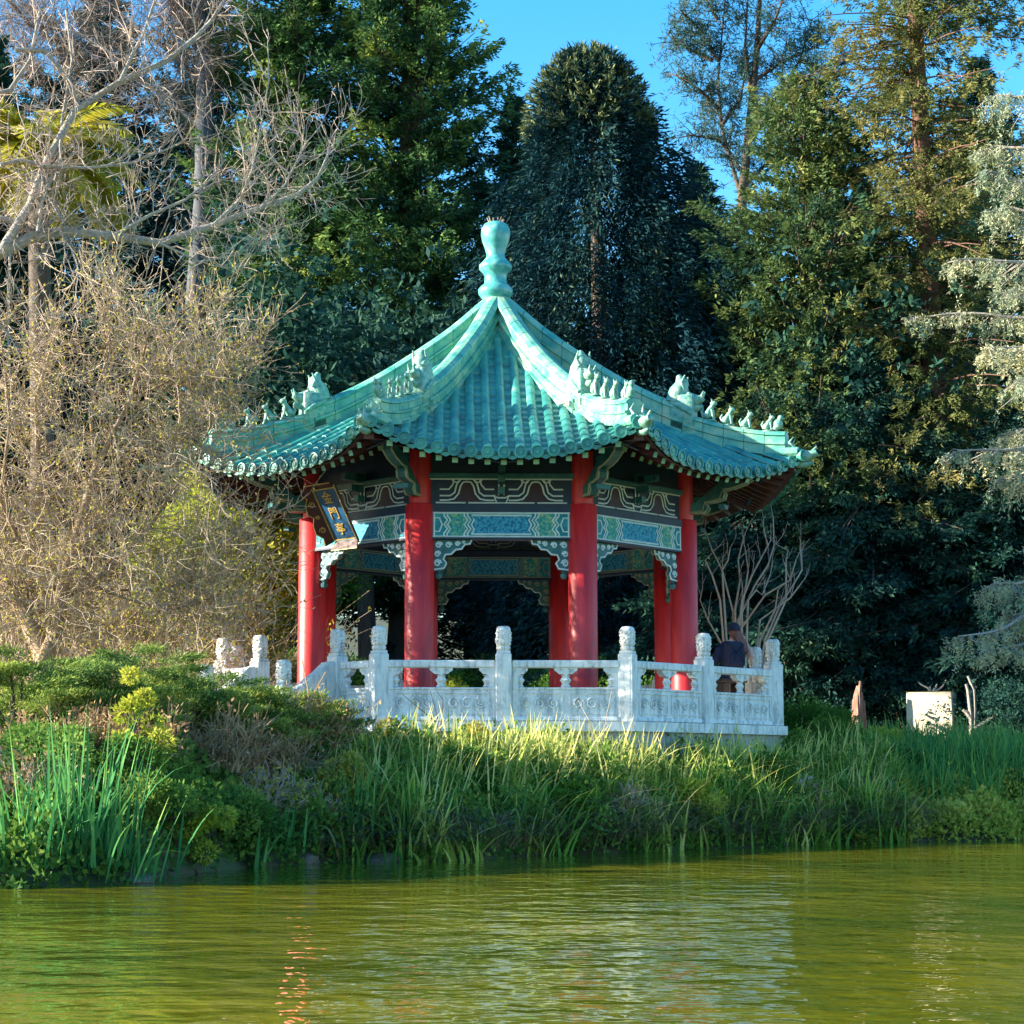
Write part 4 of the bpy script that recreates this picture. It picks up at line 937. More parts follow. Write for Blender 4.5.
# thickets of dry twigs (each one bush)
def thicket(name, px, Y0, h, rx, label, m_=None, n=150, leafm=None, seed=0, nl=0, lev=2, pitch=.5, rt=.012, L0=None):
    rs = np.random.RandomState(seed); b = np.array(gp(px, Y0)); root = empty(name, b, label, 'bush'); S = []
    for i in range(n):
        p = np.array([rs.uniform(-rx, rx), rs.uniform(-rx*.6, rx*.6), 0]); d = unit(np.array([p[0]*.5/rx+rs.normal(0, pitch), rs.normal(0, pitch), 1.]))
        grow(S, p*.7, d, (L0 or h*.42)*rs.uniform(.6, 1.2), rt*rs.uniform(.6, 1.2), lev, rs, 2, 3, .1, .5, .68, .6)
    seg_build(S).build('twigs', m_ or M_goldtwig, root)
    if nl:
        c_ = MB(); ids = rs.choice(len(S), nl); p = np.array([S[i][1] for i in ids])+rs.normal(0, .05, (nl, 3)); cards(c_, p, rs.normal(size=p.shape), .065, .035, rs.uniform(.1, 1, nl)); c_.build('foliage', leafm or L_golden, root)
    return root
thicket('twiggy_bush', 120, 2.5, 5.2, 1.7, 'tall golden thicket of thin stems and yellowing leaves behind the forked tree', seed=1, n=190, nl=9000, leafm=L_golden)
thicket('twiggy_bush', 185, 0.5, 3.6, .8, 'golden thicket of thin stems close to the left roof corner', seed=2, n=110, nl=6500, leafm=L_golden)
thicket('twiggy_bush', 25, 1.5, 4.6, 1.4, 'golden-brown thicket at the left frame edge', seed=3, n=150, nl=5000, leafm=L_golden)
thicket('twiggy_bush', 130, -2.2, 2.0, 1.5, 'low orange-brown thicket at the foot of the forked tree', seed=4, n=150, nl=3500, leafm=L_dry)
thicket('twiggy_bush', 215, -1.5, 1.7, .8, 'low brown thicket behind the left stone newel posts', seed=5, n=80, nl=2000, leafm=L_dry)
# grey trunk with purple-brown bare crown, upper left
def purple():
    Y0 = 21; b = np.array(gp(200, Y0)); root = empty('bare_tree', b, 'leafless tree with smooth grey trunk and purplish-brown twig canopy in the upper left corner', 'tree'); rs = np.random.RandomState(25); tm = MB(); S = []
    def W(l_, dy): return np.array([at(x, y, Y0+dy*i/len(l_))-b for i, (x, y) in enumerate(l_)])
    tr_ = np.vstack([[0, 0, -.5], W([(196, 300), (203, 200), (205, 100), (202, 0), (200, -60)], 0)]); tm.tube(tr_, [.34, .30, .27, .25, .22, .18], 12)
    for l_, dy in [([(205, 90), (170, 50), (120, 20), (70, -10)], 1), ([(203, 60), (175, 10), (150, -30)], -1), ([(204, 130), (150, 85), (90, 60), (30, 50), (-20, 20)], 1.5), ([(203, 40), (225, 0), (240, -30)], .5), ([(100, 62), (60, 30), (20, 0)], 1.5), ([(202, 10), (130, -20), (60, -40)], -.5), ([(30, 50), (0, 80), (-20, 110)], 2), ([(0, -10), (30, 25), (60, 30)], 0)]:
        P = W(l_, dy); tm.tube(P, np.linspace(.09, .02, len(P)), 7)
        for i in range(len(P)-1):
            for _ in range(26):
                f = rs.uniform(0, 1); p = P[i]+(P[i+1]-P[i])*f; nd = unit(rs.normal(size=3)*.8+np.array([0, 0, .25])); grow(S, p, nd, rs.uniform(.6, 1.3), .016, 2, rs, 2, 4, .1, .55, .68, .8)
    tm.build('trunk', M_bluebark, root, True); seg_build(S).build('twigs', mat('purple_twig', [(.13, .09, .09), (.26, .19, .15), (.17, .12, .13)], 1.5, .8), root)
purple()
# palm with arching fronds
def palm():
    Y0 = 3.0; b = np.array(gp(38, Y0)); root = empty('palm_tree', b, 'palm with arching yellow-green fronds at the upper left behind bare limbs', 'palm'); rs = np.random.RandomState(33)
    top = at(38, 160, Y0)-b; tm = MB(); tm.tube([[0, 0, -.4], top*.5+np.array([.1, 0, 0]), top], [.28, .22, .2], 10)
    tm.build('trunk', M_bark, root, True)
    for k in range(46):
        az = rs.uniform(0, 2*PI); el = rs.uniform(-.1, 1.2); L_ = rs.uniform(2.0, 2.8); fm2 = MB(); pts = []; p = top.copy(); d = np.array([math.cos(az)*math.cos(el), math.sin(az)*math.cos(el), math.sin(el)])
        for i in range(12):
            pts.append(p.copy()); p = p+d*L_/12; d = unit(d+np.array([0, 0, -.17]))
        pts = np.array(pts); fm2.tube(pts, np.linspace(.022, .006, 12), 4, rnd=.6)
        T = np.gradient(pts, axis=0); T = unit(T); sd_ = unit(np.cross(T, [0, 0, 1.])); base_r = rs.uniform(.35, .9)
        for s in (-1, 1):
            f = np.linspace(1, 10.8, 46); i0 = f.astype(int); pp = pts[i0]+(pts[np.minimum(i0+1, 11)]-pts[i0])*(f-i0)[:, None]
            dd = sd_[i0]*s+T[i0]*.7+np.array([0, 0, -.35]); ln = .55*np.sin(np.clip(f/11, .1, .97)*PI)**.6
            cards(fm2, pp, dd, ln, .07, np.clip(base_r+rs.normal(0, .1, 46), 0, 1), up=np.array([0, 0, 1.]))
        fm2.build('frond', L_palm, root)
palm()
# pruned bare shrub right of the pavilion
def pruned():
    Y0 = 1.8; b = np.array(gp(738, Y0)); root = empty('pruned_shrub', b, 'pruned leafless shrub with pale forked upright branches right of the pavilion', 'shrub'); tm = MB(); S = []; rs = np.random.RandomState(3)
    def W(l_, dy): return np.array([at(x, y, Y0+dy*i/len(l_))-b for i, (x, y) in enumerate(l_)])
    for l_, dy in [([(735, 640), (733, 612), (722, 570), (712, 550), (705, 530)], .3), ([(738, 640), (742, 600), (752, 575), (760, 560), (768, 545), (764, 532)], -.3), ([(738, 620), (755, 585), (768, 565), (774, 545), (773, 516)], .5), ([(740, 630), (765, 595), (790, 580), (796, 560)], -.4), ([(720, 600), (712, 575), (705, 560)], -.6), ([(742, 610), (748, 570), (745, 548)], .8), ([(765, 640), (780, 605), (790, 590), (802, 570), (800, 548)], .6), ([(760, 640), (775, 610), (778, 590)], -.5), ([(735, 610), (740, 580), (738, 560), (744, 535)], .3), ([(725, 650), (708, 620), (700, 600)], .3), ([(768, 640), (786, 600), (786, 560), (788, 550)], .2), ([(748, 600), (756, 590), (762, 595), (770, 575)], .4), ([(722, 570), (728, 560), (730, 548)], 0), ([(760, 620), (790, 598), (800, 585)], 0)]:
        P = W(l_, dy); P = np.vstack([[P[0][0]*.4, P[0][1], .3], P]); tm.tube(P, np.linspace(.024, .011, len(P)), 6)
        for i in range(2, len(P)):
            grow(S, P[i], unit(rs.normal(size=3)*.5+np.array([0, 0, .9])), .3, .010, 1, rs, 1, 2, .3, .3)
    sm2 = seg_build(S)
    tm.add(np.concatenate(sm2.v), np.concatenate(sm2.q)); tm.build('branches', M_twig, root, True)
pruned()
# deodar cedar entering from the right edge
def cedar():
    Y0 = 1.5; b = np.array(gp(1085, Y0)); px_shift = 14; root = empty('cedar_tree', b, 'pale drooping blue cedar whose boughs reach in from the right edge', 'tree'); rs = np.random.RandomState(19); tm = MB(); c_ = MB(); seg0, seg1 = [], []
    tm.tube([[0, 0, -.5], [.1, 0, 5], [0, 0, 10], [.1, 0, 15]], [.3, .24, .18, .08], 9)
    Bs = [([(1085, 70), (1040, 90), (1000, 96), (973, 100)], 60, 0), ([(1085, 130), (1040, 140), (995, 148), (966, 152)], 40, .4), ([(1085, 175), (1040, 180), (1000, 178), (972, 174)], 46, -.4), ([(1085, 215), (1040, 212), (1000, 208), (975, 215)], 50, .3), ([(1085, 270), (1040, 262), (985, 258), (937, 264)], 58, -.6), ([(1085, 330), (1040, 315), (975, 315), (905, 318)], 50, .5), ([(1085, 350), (1040, 340), (1000, 345), (975, 352)], 60, -.8), ([(1085, 420), (1050, 415), (1010, 430), (990, 440)], 70, .4), ([(1085, 460), (1040, 440), (990, 448), (934, 456)], 62, -.5), ([(1085, 480), (1050, 470), (1015, 480), (990, 478)], 60, .7), ([(1085, 300), (1050, 290), (1015, 290), (995, 295)], 60, 1), ([(1085, 390), (1060, 375), (1020, 380), (1000, 385)], 60, -1),
          ([(1085, 560), (1040, 570), (1005, 580), (977, 588)], 50, -1), ([(1085, 590), (1040, 600), (990, 625), (936, 641)], 60, -1.6), ([(1085, 640), (1050, 630), (1010, 640), (975, 655)], 40, -1.2), ([(1085, 610), (1050, 605), (1020, 612), (995, 620)], 50, -.5)]
    for l_, hang, dy in Bs:
        P = np.array([at(x+px_shift, y, Y0+dy*i*.5)-b for i, (x, y) in enumerate(l_)]); P[0][0] = .05; P[0][1] = 0
        n_ = 60; tt = np.linspace(0, len(P)-1.001, n_); i0 = tt.astype(int); Q = P[i0]+(P[i0+1]-P[i0])*(tt-i0)[:, None]
        Q[:, 2] += .06*np.sin(tt*3+dy); tm.tube(Q[::4], np.linspace(.06, .012, len(Q[::4])), 6)
        ax = unit(P[-1]-P[0]); sd_ = unit(np.cross(ax, [0, 0, 1.]))
        br = .5+rs.uniform(-.15, .2)
        ph = rs.uniform(0, 6)
        for i in range(5, n_):
            gapf = .5+.5*math.sin(i*.55+ph)
            for _ in range(int(3.4*gapf+rs.uniform(0, 1))):
                off = rs.normal(0, .42)*(1.1-i/n_*.8); p = Q[i]+sd_*off+ax*rs.uniform(-.1, .25)+np.array([0, 0, -abs(off)*.5+rs.normal(0, .05)])
                hl_ = (hang/58.)*(rs.uniform(.1, .75)+.45*gapf*rs.uniform(0, 1)**2)**1.3*(1.15-.75*i/n_)*.9; m_ = int(4+hl_*16)
                z_ = np.linspace(0, 1, m_); hl_ *= 2.2 if rs.uniform() < .12 else .75; pts = p+np.outer(z_, np.array([ax[0]*.25, rs.normal(0, .1), -1])*hl_)
                seg0.append(Q[i]); seg1.append(p)
                for _2 in range(4): cards(c_, pts+rs.normal(0, .028, pts.shape), rs.normal(size=pts.shape)*.8+np.array([ax[0]*.5, 0, -.4]), .075, .02, np.clip(br+rs.normal(0, .15, m_), 0, 1))
    segs(tm, seg0, seg1, .008, .005, 3)
    tm.build('trunk', M_palebark, root, True); c_.build('crown', L_blue, root)
cedar()

# ------------------------------------------------------------------ bank planting
def blades(mb, P, H, lean, n=5, w=.026, rnd=None, bend=.5, dirn=None, tipd=.35):
    """long curved strap leaves; rnd rises toward the dry tips"""
    N = len(P); az = RS.uniform(0, 2*PI, N) if dirn is None else dirn; d = np.stack([np.cos(az), np.sin(az)], 1); s = np.stack([-np.sin(az+RS.normal(0, .6, N)), np.cos(az)], 1)
    H = np.broadcast_to(H, (N,)); lean = np.broadcast_to(lean, (N,)); bend = np.broadcast_to(bend, (N,)); rows = []; rr = []
    for k in range(n+1):
        t_ = k/n; out = lean*t_+bend*t_**3; z = H*(t_-.42*bend*t_**3*1.2)
        wv = w*(1-t_**2.5)*(.7+.6*t_*(1-t_)*2)+.0015
        c = P+np.concatenate([d*(out*H)[:, None], z[:, None]], 1); e = np.concatenate([s*wv/2, np.zeros((N, 1))], 1)
        rows += [c-e, c+e]; rr += [np.clip(rnd+tipd*t_**2, 0, 1)]*2
    V = np.stack(rows, 1); m_ = 2*(n+1); base = np.arange(N)[:, None]*m_
    F_ = np.concatenate([base+np.array([[2*k, 2*k+1, 2*k+3, 2*k+2]]) for k in range(n)])
    mb.add(V.reshape(-1, 3), F_, 0, np.stack(rr, 1).ravel())
def on_bank(n, x0, x1, s0, s1):
    x = RS.uniform(x0, x1, n); s = RS.uniform(s0, s1, n); y = shore(x)+s; return np.stack([x, y, gz(x, y)-.03], 1), s
def keep(P, pad=.25):     # not inside the terrace or its stairs
    x, y = P[:, 0], P[:, 1]; ins = np.ones(len(P), bool)
    for k in range(8): ins &= (x*math.sin(R(45*k))-y*math.cos(R(45*k))) < A_R+pad
    u = (x*math.cos(R(-45))+y*math.sin(R(-45))); v = (x*math.sin(R(-45))-y*math.cos(R(-45)))
    return ~(ins | ((abs(u) < 1.2) & (v > 0) & (v < A_R+1.3)))
# central reed bed
rb = MB()
for ci in range(210):
    x0 = RS.uniform(-2.3, 6.0); s0 = RS.uniform(.05, 2.7)**1.0; n_ = RS.randint(14, 42); rad = RS.uniform(.07, .24)
    Pc = np.stack([x0+RS.normal(0, rad, n_), np.zeros(n_), np.zeros(n_)], 1); Pc[:, 1] = shore(x0)+s0+RS.normal(0, rad*.7, n_); Pc[:, 2] = gz(Pc[:, 0], Pc[:, 1])-.03
    Pc = Pc[keep(Pc)]; n_ = len(Pc)
    if n_ == 0: continue
    hh = RS.uniform(.5, 1.0); dry = RS.uniform(0, 1) < .25+.3*s0/2.7; dr = RS.uniform(0, 2*PI)
    blades(rb, Pc, hh*RS.uniform(.55, 1.15, n_), RS.uniform(0, .40, n_), w=RS.uniform(.032, .052), rnd=np.clip(RS.uniform(.0, .35)+RS.normal(0, .08, n_)+(.45 if dry else 0), 0, 1), bend=RS.uniform(0, .7, n_)**1.4, dirn=dr+RS.normal(0, 1.1, n_), tipd=RS.uniform(.25, .6))
P, s = on_bank(700, -2.3, 6.2, .1, 2.6); P = P[keep(P)]; k_ = len(P)
blades(rb, P, RS.uniform(.5, .95, k_), RS.uniform(.5, 1.3, k_), w=.030, rnd=RS.uniform(.6, 1.0, k_), bend=RS.uniform(.2, 1.2, k_), tipd=.1)
P, s = on_bank(750, -2.2, 6.0, .5, 2.8); P = P[keep(P)]; k_ = len(P)
blades(rb, P, RS.uniform(.7, 1.12, k_), RS.uniform(0, .3, k_), w=.034, rnd=RS.uniform(.5, 1., k_), bend=RS.uniform(0, .3, k_), tipd=.5)
tag(rb.build('reed_bed', L_reed), 'dense bed of green and straw-tipped reeds along the water in front of the terrace', 'reeds', kind='stuff')
# right reed bed: greener
rb = MB(); P, s = on_bank(7500, 5.8, 12, .9, 4.2); k_ = len(P); P = P[keep(P)]; k_ = len(P)
blades(rb, P, RS.uniform(.55, 1.05, k_), RS.uniform(0, .3, k_), w=.030, rnd=RS.uniform(.1, .62, k_), bend=RS.uniform(0, .6, k_), tipd=.3)
tag(rb.build('reed_bed', L_iris), 'deep green reeds on the bank below the cream stone block', 'reeds', kind='stuff')
# hanging dry blades at the waterline
rb = MB(); P, s = on_bank(2600, -2.3, 6.5, .05, .7); k_ = len(P); P[:, 2] += .08
blades(rb, P, RS.uniform(.3, .6, k_), RS.uniform(.3, .9, k_), w=.018, rnd=RS.uniform(.2, .9, k_), bend=RS.uniform(.6, 1.4, k_), dirn=RS.normal(-PI/2, .8, k_))
tag(rb.build('dry_sedge', leaf('dry_sedge_leaf', [(.05, .07, .04), (.12, .13, .08), (.26, .22, .14), (.40, .33, .22)], .3, .8)), 'greyish dead blades drooping to the waterline under the reeds', 'sedge', kind='stuff')
# ground cover
def cover(name, x0, x1, s0, s1, n, m_, label, L=.08, W=.05, h=.22, lump=1.0, cat='ground cover'):
    P, s = on_bank(n, x0, x1, s0, s1); P = P[keep(P, .1)]; n = len(P)
    lumpv = (.5+.5*np.sin(P[:, 0]*4.1+2*np.sin(P[:, 1]*2))*np.sin(P[:, 1]*5.3+P[:, 0]))*lump
    P[:, 2] += RS.uniform(0, 1, n)**.7*h*(.4+lumpv); c_ = MB(); d = RS.normal(size=(n, 3))+np.array([0, -.3, .6])
    cards(c_, P, d, L*RS.uniform(.6, 1.4, n), W*RS.uniform(.6, 1.4, n), np.clip(.2+.5*lumpv+RS.normal(0, .2, n), 0, 1)); tag(c_.build(name, m_), label, cat, kind='stuff')
cover('ground_cover', -2.6, 6.2, -.10, 2.6, 42000, L_ivy, 'green leafy ground cover beneath the reeds', h=.62, L=.07, W=.045)
cover('ground_cover', 5.2, 14, -.05, 1.2, 24000, leaf('sun_painted_cover_leaf', [(.12, .20, .03), (.30, .36, .05), (.52, .50, .10), (.66, .56, .22)], .4, .9), 'yellow-green ground cover lining the water on the right', h=.42)  # colours made paler and yellower in place of sun blocked by the terrace
cover('ground_cover', 5.5, 14, 1.0, 6, 26000, L_ivy, 'green ground cover on the right bank', h=.35, L=.10, W=.06)
cover('ground_cover', -12, -2.2, -.12, 3.2, 36000, L_ivy, 'tangled ivy-like cover on the left bank', h=.40, L=.085, W=.055)
cover('leaf_litter', -12, -2.5, 2.6, 12, 26000, L_dry, 'brown fallen leaves under the golden tree', h=.10, cat='leaf litter')
# iris clumps as things
def clump(px, Y0, n, H, label, m_=None, spread=.28, lean=.35, bend=.5, group='iris clumps along the water', w=.03, tipd=.15, dz=0):
    x = at(px, 860, Y0)[0]; b = (float(x), Y0, max(float(gz(x, Y0)), WATER-.05)+dz); mb = MB(); P = np.stack([RS.normal(0, spread, n), RS.normal(0, spread*.6, n), np.full(n, -.05)], 1); az = np.arctan2(P[:, 1], P[:, 0])+RS.normal(0, .7, n)
    blades(mb, P, H*RS.uniform(.55, 1.1, n), RS.uniform(.05, lean, n), n=6, w=w, rnd=RS.uniform(0, .5, n), bend=RS.uniform(0, bend, n)*(RS.uniform(0, 1, n) < .6), dirn=az, tipd=tipd)
    o = mb.build('iris_clump', m_ or L_iris); o.location = b; return tag(o, label, 'plant', group)
clump(75, -14.0, 110, 1.40, 'tallest iris clump with upright blades at the left water edge', spread=.22, lean=.22)
clump(15, -14.2, 90, .85, 'arching iris clump in the bottom left corner of the bank', lean=.8, bend=1.1)
clump(112, -13.9, 50, .75, 'iris clump with pale bent blades just right of the tallest one', lean=.5, bend=1.0, tipd=.5)
clump(250, -10.9, 42, .55, 'small iris fan at the water left of the half-sunk rock', lean=.5, spread=.10)
clump(285, -10.2, 42, .62, 'small iris fan right beside the half-sunk rock', lean=.4, spread=.10)
clump(350, -9.3, 70, 1.15, 'tall pale iris clump at the left end of the reed bed', spread=.16, lean=.2, tipd=.5)
clump(440, -8.6, 60, .75, 'bright green iris clump in front of the reed bed, left of centre', spread=.14, lean=.2)
clump(515, -7.9, 60, .70, 'green iris clump reaching the water below the middle balustrade post', spread=.12, lean=.18)
clump(860, -2.9, 60, .95, 'straw-coloured upright clump near the water below the stone block', spread=.20, lean=.15, tipd=.6)
clump(980, -1.0, 90, 1.2, 'dark green blade clump at the right edge of the bank', spread=.4, lean=.25)
# juniper mounds on the left
def juniper(px, Y0, h, rx, ry, label, seed, z=None):
    rs = np.random.RandomState(seed); x = at(px, 700, Y0)[0]; b = np.array([x, Y0, float(gz(x, Y0))]); root = empty('juniper_bush', b, label, 'shrub', 'spreading junipers on the left bank'); c_ = MB(); tm = MB()
    for i in range(80):
        a_ = rs.uniform(0, 2*PI); q_ = rs.uniform(0, 1)**.55; c0 = np.array([math.cos(a_)*q_*rx, math.sin(a_)*q_*ry, h*(1-.45*q_**2)*rs.choice([.45, .7, .95, 1.12])*rs.uniform(.9, 1.1)])
        n_ = 520; L_ = rs.uniform(.28, .5); da = a_+rs.normal(0, .5); dv = np.array([math.cos(da), math.sin(da), .22])
        s = rs.uniform(0, 1, n_); wv = .20*(1-s*.6)
        p = c0+dv*(s*L_)[:, None]+rs.normal(size=(n_, 3))*np.stack([wv, wv, wv*.22], 1)*.8
        cards(c_, p, dv+rs.normal(size=(n_, 3))*.6+np.array([0, 0, .35]), .055*rs.uniform(.6, 1.4, n_), .014, np.clip(rs.uniform(.15, .85)+rs.normal(0, .12, n_)+.15*s, 0, 1))
        if i % 2 == 0: tm.tube([[rs.normal(0, .08), rs.normal(0, .08), 0], c0*np.array([.5, .5, .55]), c0], [.03, .022, .006], 5, cap=False)
    tm.build('stem', M_bark, root, True); c_.build('foliage', L_juniper, root)
juniper(20, -10.5, 1.02, 1.5, .9, 'wide juniper mound at the left edge with sunlit yellow-green top', 1)
juniper(125, -9.6, 1.05, 1.15, .8, 'dark juniper mound in the middle of the left bank', 2)
juniper(205, -8.6, .78, .95, .8, 'low juniper mound just left of the stair balustrade', 3)
juniper(272, -7.6, .70, .85, .7, 'juniper mound in front of the stair newel post', 4)
juniper(60, -7.5, .72, 1.4, .9, 'juniper mound behind the wide one at the left', 5)
juniper(180, -7.0, .72, 1.1, .8, 'rear juniper mound in front of the left stone posts', 6)
# leafy shrubs on the left bank
def bush(px, Y0, h, rx, mt, label, seed, n=16, per=150, L=.09, W=.05, name='leafy_bush', group='small bushes on the bank', dz=0, cr_=.22):
    x = at(px, 780, Y0)[0]; broad(name, (float(x), Y0, float(gz(x, Y0))-.05+dz), h, rx, label, cat='bush', leafm=mt, nclump=n, per=per, L=L, W=W, crown0=.1, trunk_r=.02, seed=seed, group=group, clump_r=cr_, leafname='foliage')
bush(142, -12.4, 1.45, .28, L_yellow, 'slender bush with bright yellow-green leaves in front of the junipers', 1, n=13, per=80, cr_=.16)
bush(195, -12.0, .55, .40, L_yellow, 'low yellow-green bush near the water in the left bank', 2, n=14, per=110, cr_=.18)
bush(150, -12.9, .45, .55, L_ivy, 'low dark green bush at the water right of the iris blades', 3)
bush(225, -11.0, .5, .5, L_ivy, 'low green bush above the small iris fans', 4)
bush(345, -9.0, .85, .28, L_golden, 'golden leafy bush at the left end of the reed bed', 5, n=16, per=120, cr_=.17)
bush(375, -8.8, .5, .35, L_golden, 'low golden bush on an overhanging clod at the water', 6, cr_=.17)
bush(885, .4, .9, .45, L_yellow, 'bright yellow-green bush left of the cream stone block', 7, cr_=.2)
bush(970, 1.0, .6, .5, L_yellow, 'mustard-tinted bush below the dead branches at right', 8, cr_=.2)
bush(830, -.5, .8, .6, L_shrub, 'mid-green bush between terrace corner and the stone block', 9, cr_=.25)
bush(900, -1.0, .7, .5, L_shrub, 'fresh green bush on the bank right below the block', 10, cr_=.25)
bush(60, -12.6, .7, .8, L_ivy, 'dark bush behind the tall iris blades', 11, cr_=.28)
bush(420, -6.2, .5, .5, L_golden, 'golden-leaved bush against the terrace foot left of centre', 12, cr_=.2)
bush(650, -4.9, .42, .5, L_shrub, 'green bush against the terrace wall right of centre', 13, cr_=.18)
# brown brush
def brush(px, Y0, h, rx, label, seed, m_, n=60, nl=900, lm=None, **k): return thicket('dry_brush', px, Y0, h, rx, label, m_, n, lm or L_dry, seed, nl, **k)
M_redtwig = mat('red_brown_stem', [(.18, .10, .05), (.40, .25, .13), (.28, .16, .09)], 2, .8)
brush(300, -7.9, 1.15, .45, 'reddish-brown dry brush tangled below the stair rail', 11, M_redtwig, 70, 1500)
brush(265, -9.0, .9, .5, 'brown bramble left of the reddish brush', 12, M_redtwig, 70, 1100)
brush(325, -8.6, .7, .3, 'short dry brush beside the golden bush', 13, M_goldtwig, 40, 600)
brush(90, -11.8, .8, 1.0, 'dark brown bramble under the juniper at left', 14, M_redtwig, 90, 1500)
brush(200, -10.2, .9, .7, 'bare brown bramble under the middle juniper', 15, M_redtwig, 80, 700)
brush(790, -3.4, .7, .5, 'dry brown brush at the water below the terrace corner', 16, M_goldtwig, 60, 900)
brush(855, -2.7, .55, .4, 'pale dry brush right at the waterline below the stone block', 17, M_twig, 50, 600)
bush(395, -6.9, .75, .42, L_golden, 'golden-leaved bush at the left top of the reed bed', 31, cr_=.2)
bush(470, -6.2, .62, .45, L_golden, 'golden-leaved bush beneath the balustrade left of the middle post', 32, cr_=.2)
bush(455, -7.8, .7, .45, L_shrub, 'leafy green bush in the reeds left of centre', 33, cr_=.22)
bush(560, -7.0, .6, .4, L_shrub, 'leafy green bush in the reeds right of the middle post', 34, cr_=.22)
bush(690, -5.4, .6, .4, L_yellow, 'yellow-green bush in the reeds below the right balustrade corner', 35, cr_=.18)
bush(760, -3.9, .7, .45, L_shrub, 'dark-veined green bush at the foot of the right terrace corner', 36, cr_=.22)
brush(610, -6.6, .5, .4, 'grey-brown dead tangle at the waterline right of centre', 24, M_twig, 50, 400)
brush(250, -10.0, .75, .5, 'pale straw-coloured brush above the small iris fans', 21, M_twig, 60, 1200, L_golden)
brush(20, -13.0, .7, .6, 'pale dead stems among the leaves in the bottom left corner', 22, M_twig, 45, 900, L_dry)
brush(310, -9.3, .65, .4, 'straw-coloured brush right above the half-sunk rock', 23, M_twig, 60, 900, L_golden)
# thin tall stems in front of the balustrade
def stems(px, Y0, L_, label, m_, r_=.008):
    x = at(px, 760, Y0)[0]; b = np.array([x, Y0, float(gz(x, Y0))]); root = None; mb = MB(); rs = np.random.RandomState(px)
    for l_ in L_:
        P = np.array([at(p[0], p[1], Y0)-b+np.array([0, rs.normal(0, .04), 0]) for p in l_]); mb.tube(P, np.linspace(r_*1.5, r_*.6, len(P)), 5)
    o = mb.build('dry_stalk', m_); o.location = b; tag(o, label, 'stem')
stems(296, -8.2, [[(292, 800), (290, 740), (285, 700), (287, 680)], [(294, 800), (297, 750), (310, 700), (325, 672)], [(290, 780), (275, 730), (245, 715)], [(296, 790), (312, 740), (308, 690), (302, 660)], [(298, 770), (320, 740), (345, 700)], [(290, 760), (300, 720), (296, 690)]], 'bare reddish stems standing in front of the stair rail', M_redtwig, .011)
stems(440, -6.8, [[(440, 760), (437, 715), (430, 690)], [(436, 722), (415, 705), (402, 694)], [(440, 735), (443, 700), (436, 690)]], 'thin dark twig rising before the front-left balustrade panel', M_bark, .006)
stems(598, -6.0, [[(598, 765), (607, 715), (612, 690)], [(600, 765), (588, 720), (578, 700)]], 'thin pale stalks rising before the middle of the balustrade', M_goldtwig, .006)
# dead branches on the bank
def dead(px, py, Y0, L_, label, r_, m_=None):
    b = at(px, py, Y0); mb = MB(); rs = np.random.RandomState(px)
    for l_ in L_: mb.tube(np.array([at(p[0], p[1], Y0+(p[2] if len(p) > 2 else 0))-b for p in l_]), np.linspace(r_, r_*.5, len(l_)), 7)
    o = mb.build('dead_branch', m_ or M_palebark); o.location = b; tag(o, label, 'branch')
dead(785, 790, -3.6, [[(770, 798), (785, 788), (800, 782), (812, 777, .3)], [(785, 788), (795, 790), (806, 786)]], 'pale broken branch lying in the reeds below the terrace corner', .045)
dead(890, 830, -3.0, [[(872, 842), (885, 832), (900, 826), (912, 822, .2)], [(885, 832), (893, 838), (905, 836)], [(850, 822), (862, 818), (872, 826)]], 'weathered driftwood branch at the waterline right of the dry brush', .04)
dead(972, 735, 7.4, [[(972, 765), (971, 715), (968, 690), (966, 684)], [(973, 765), (975, 710), (974, 690), (968, 676)], [(974, 728), (985, 722), (994, 716), (1000, 710)], [(971, 718), (966, 712), (963, 710)]], 'dead forked branch standing upright beside the cream stone block', .055)
# stone block with a forked branch lying on top
bx = at(933, 735, 8.2); bz_ = at(933, 692, 8.2)[2]; blk = MB(); hb_ = bz_-1.2
blk.bbox((0, 0, hb_/2), (1.02, .78, hb_), .02); blk.v[0][:, 0] *= 1-.07*(blk.v[0][:, 2]/hb_); blk.v[0][:, 1] *= 1-.10*(blk.v[0][:, 2]/hb_)
o = blk.build('stone_block', M_block); o.location = (bx[0], 8.2, 1.2); o.rotation_euler.z = R(-24); tag(o, 'cream tapered stone block standing among the reeds at right', 'stone block')
b = np.array([bx[0], 8.2, bz_]); mb = MB()
for l_ in [[(930, 693), (928, 688), (922, 685), (918, 682)], [(930, 693), (938, 690), (943, 686), (946, 680)], [(930, 692), (930, 686)], [(932, 692), (936, 687), (937, 684)]]: mb.tube(np.array([at(p[0], p[1], 8.2)-b for p in l_]), np.linspace(.028, .014, len(l_)), 6)
o = mb.build('forked_branch', M_palebark); o.location = b; tag(o, 'small antler-like forked branch on top of the cream stone block', 'branch')
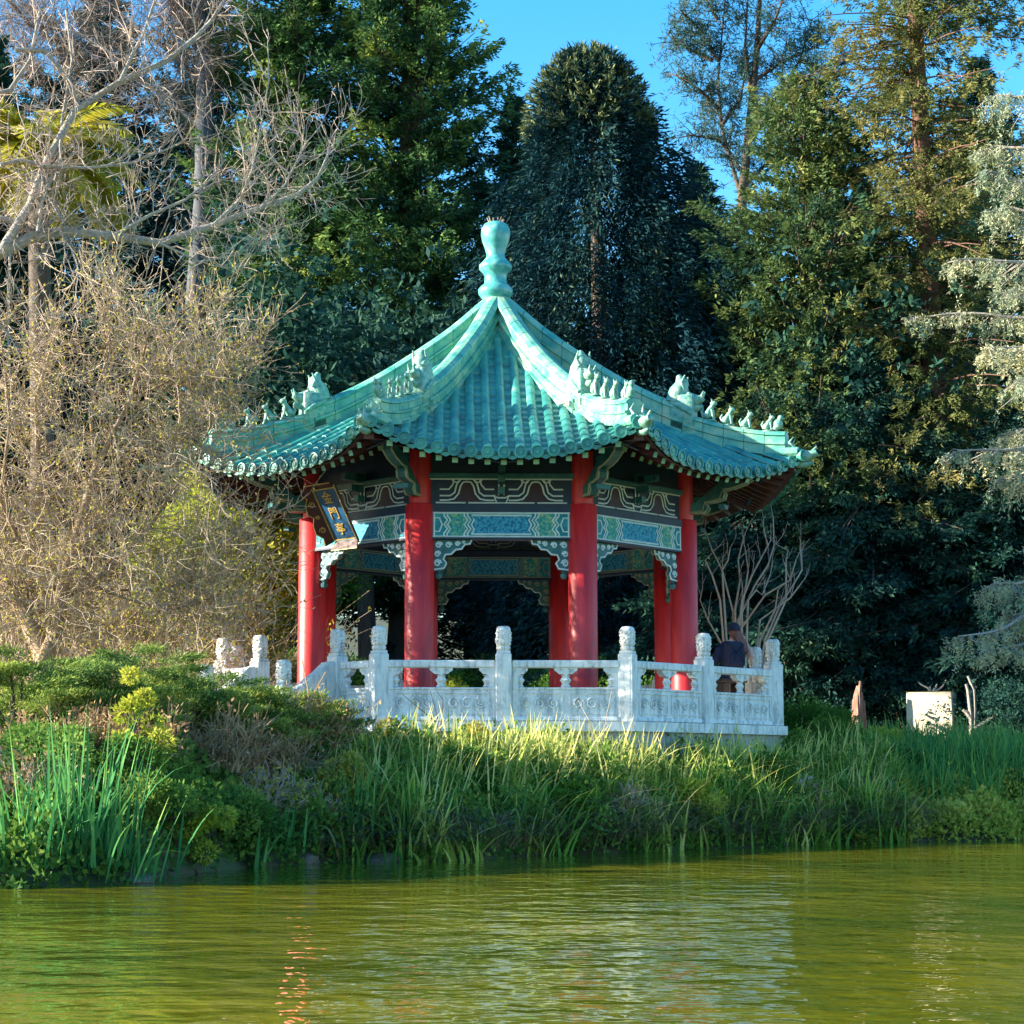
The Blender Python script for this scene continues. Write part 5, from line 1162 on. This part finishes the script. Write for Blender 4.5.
# splintered reddish stump
b = at(858, 706, 8); sm_ = MB(); hs_ = [(0, 0, .12, .42), (.07, .05, .08, .30), (-.07, .02, .07, .22), (.03, -.05, .06, .52), (.12, 0, .05, .12)]
for x, y, r_, h in hs_: sm_.tube([[x*1.4, y*1.4, -1.35], [x, y, -.3], [x*.9, y, h*.5], [x*.8+.03, y, h]], [r_*1.35, r_, r_*.8, r_*.45], 7)
for a_ in np.linspace(0, 2*PI, 7): sm_.tube([[.12*math.cos(a_), .12*math.sin(a_), -.85], [.42*math.cos(a_), .42*math.sin(a_), -1.2]], [.09, .03], 6)
o = sm_.build('tree_stump', mat('raw_red_wood', [(.10, .03, .02), (.26, .12, .08), (.36, .20, .14)], 9, .8, .6, 14, stretch=(3, 3, .5))); o.location = b; tag(o, 'splintered reddish tree stump in a patch of sun left of the stone block', 'tree stump')
# rocks at the waterline
def rock(px, Y0, d, label, seed):
    rs = np.random.RandomState(seed); mb = MB(); mb.ell((0, 0, 0), (1, 1, 1), 14); V = mb.v[0]; n_ = unit(V)
    for k in range(7):
        f = unit(rs.normal(size=3)); h = rs.uniform(.55, .85); dd = V@f; V -= np.outer(np.clip(dd-h, 0, None)*.85, f)
    V += rs.normal(0, .015, V.shape); mb.v[0] = V*np.array(d)
    x = at(px, 860, Y0)[0]; o = mb.build('rock', M_rock); o.location = (float(x), Y0, WATER+d[2]*.35); tag(o, label, 'rock', 'rocks at the waterline')
rock(307, -9.95, (.17, .14, .12), 'grey rock half sunk in the water beside the small iris fans', 1)
rock(385, -9.45, (.34, .2, .08), 'flat dark rock under the overhanging golden bush', 2)
rock(140, -13.9, (.16, .12, .06), 'small dark rock at the water right of the iris clumps', 3)
# trees beyond the left frame edge: the wood that shades the slope
src = [o for o in COL.objects if o.name.startswith('evergreen_tree')][0]
for i, (x, y, s_) in enumerate([(-27, 10.4, .84), (-31, 19.5, .80), (-25, 27, .72), (-38, 15.5, .9)]):
    o = cp(src, None, (x, y, float(gz(x, y))-.3), i*1.3, True, s_)
    o['label'] = 'dark evergreen of the wood beyond the left frame edge'; o['group'] = 'wood beyond the left edge'
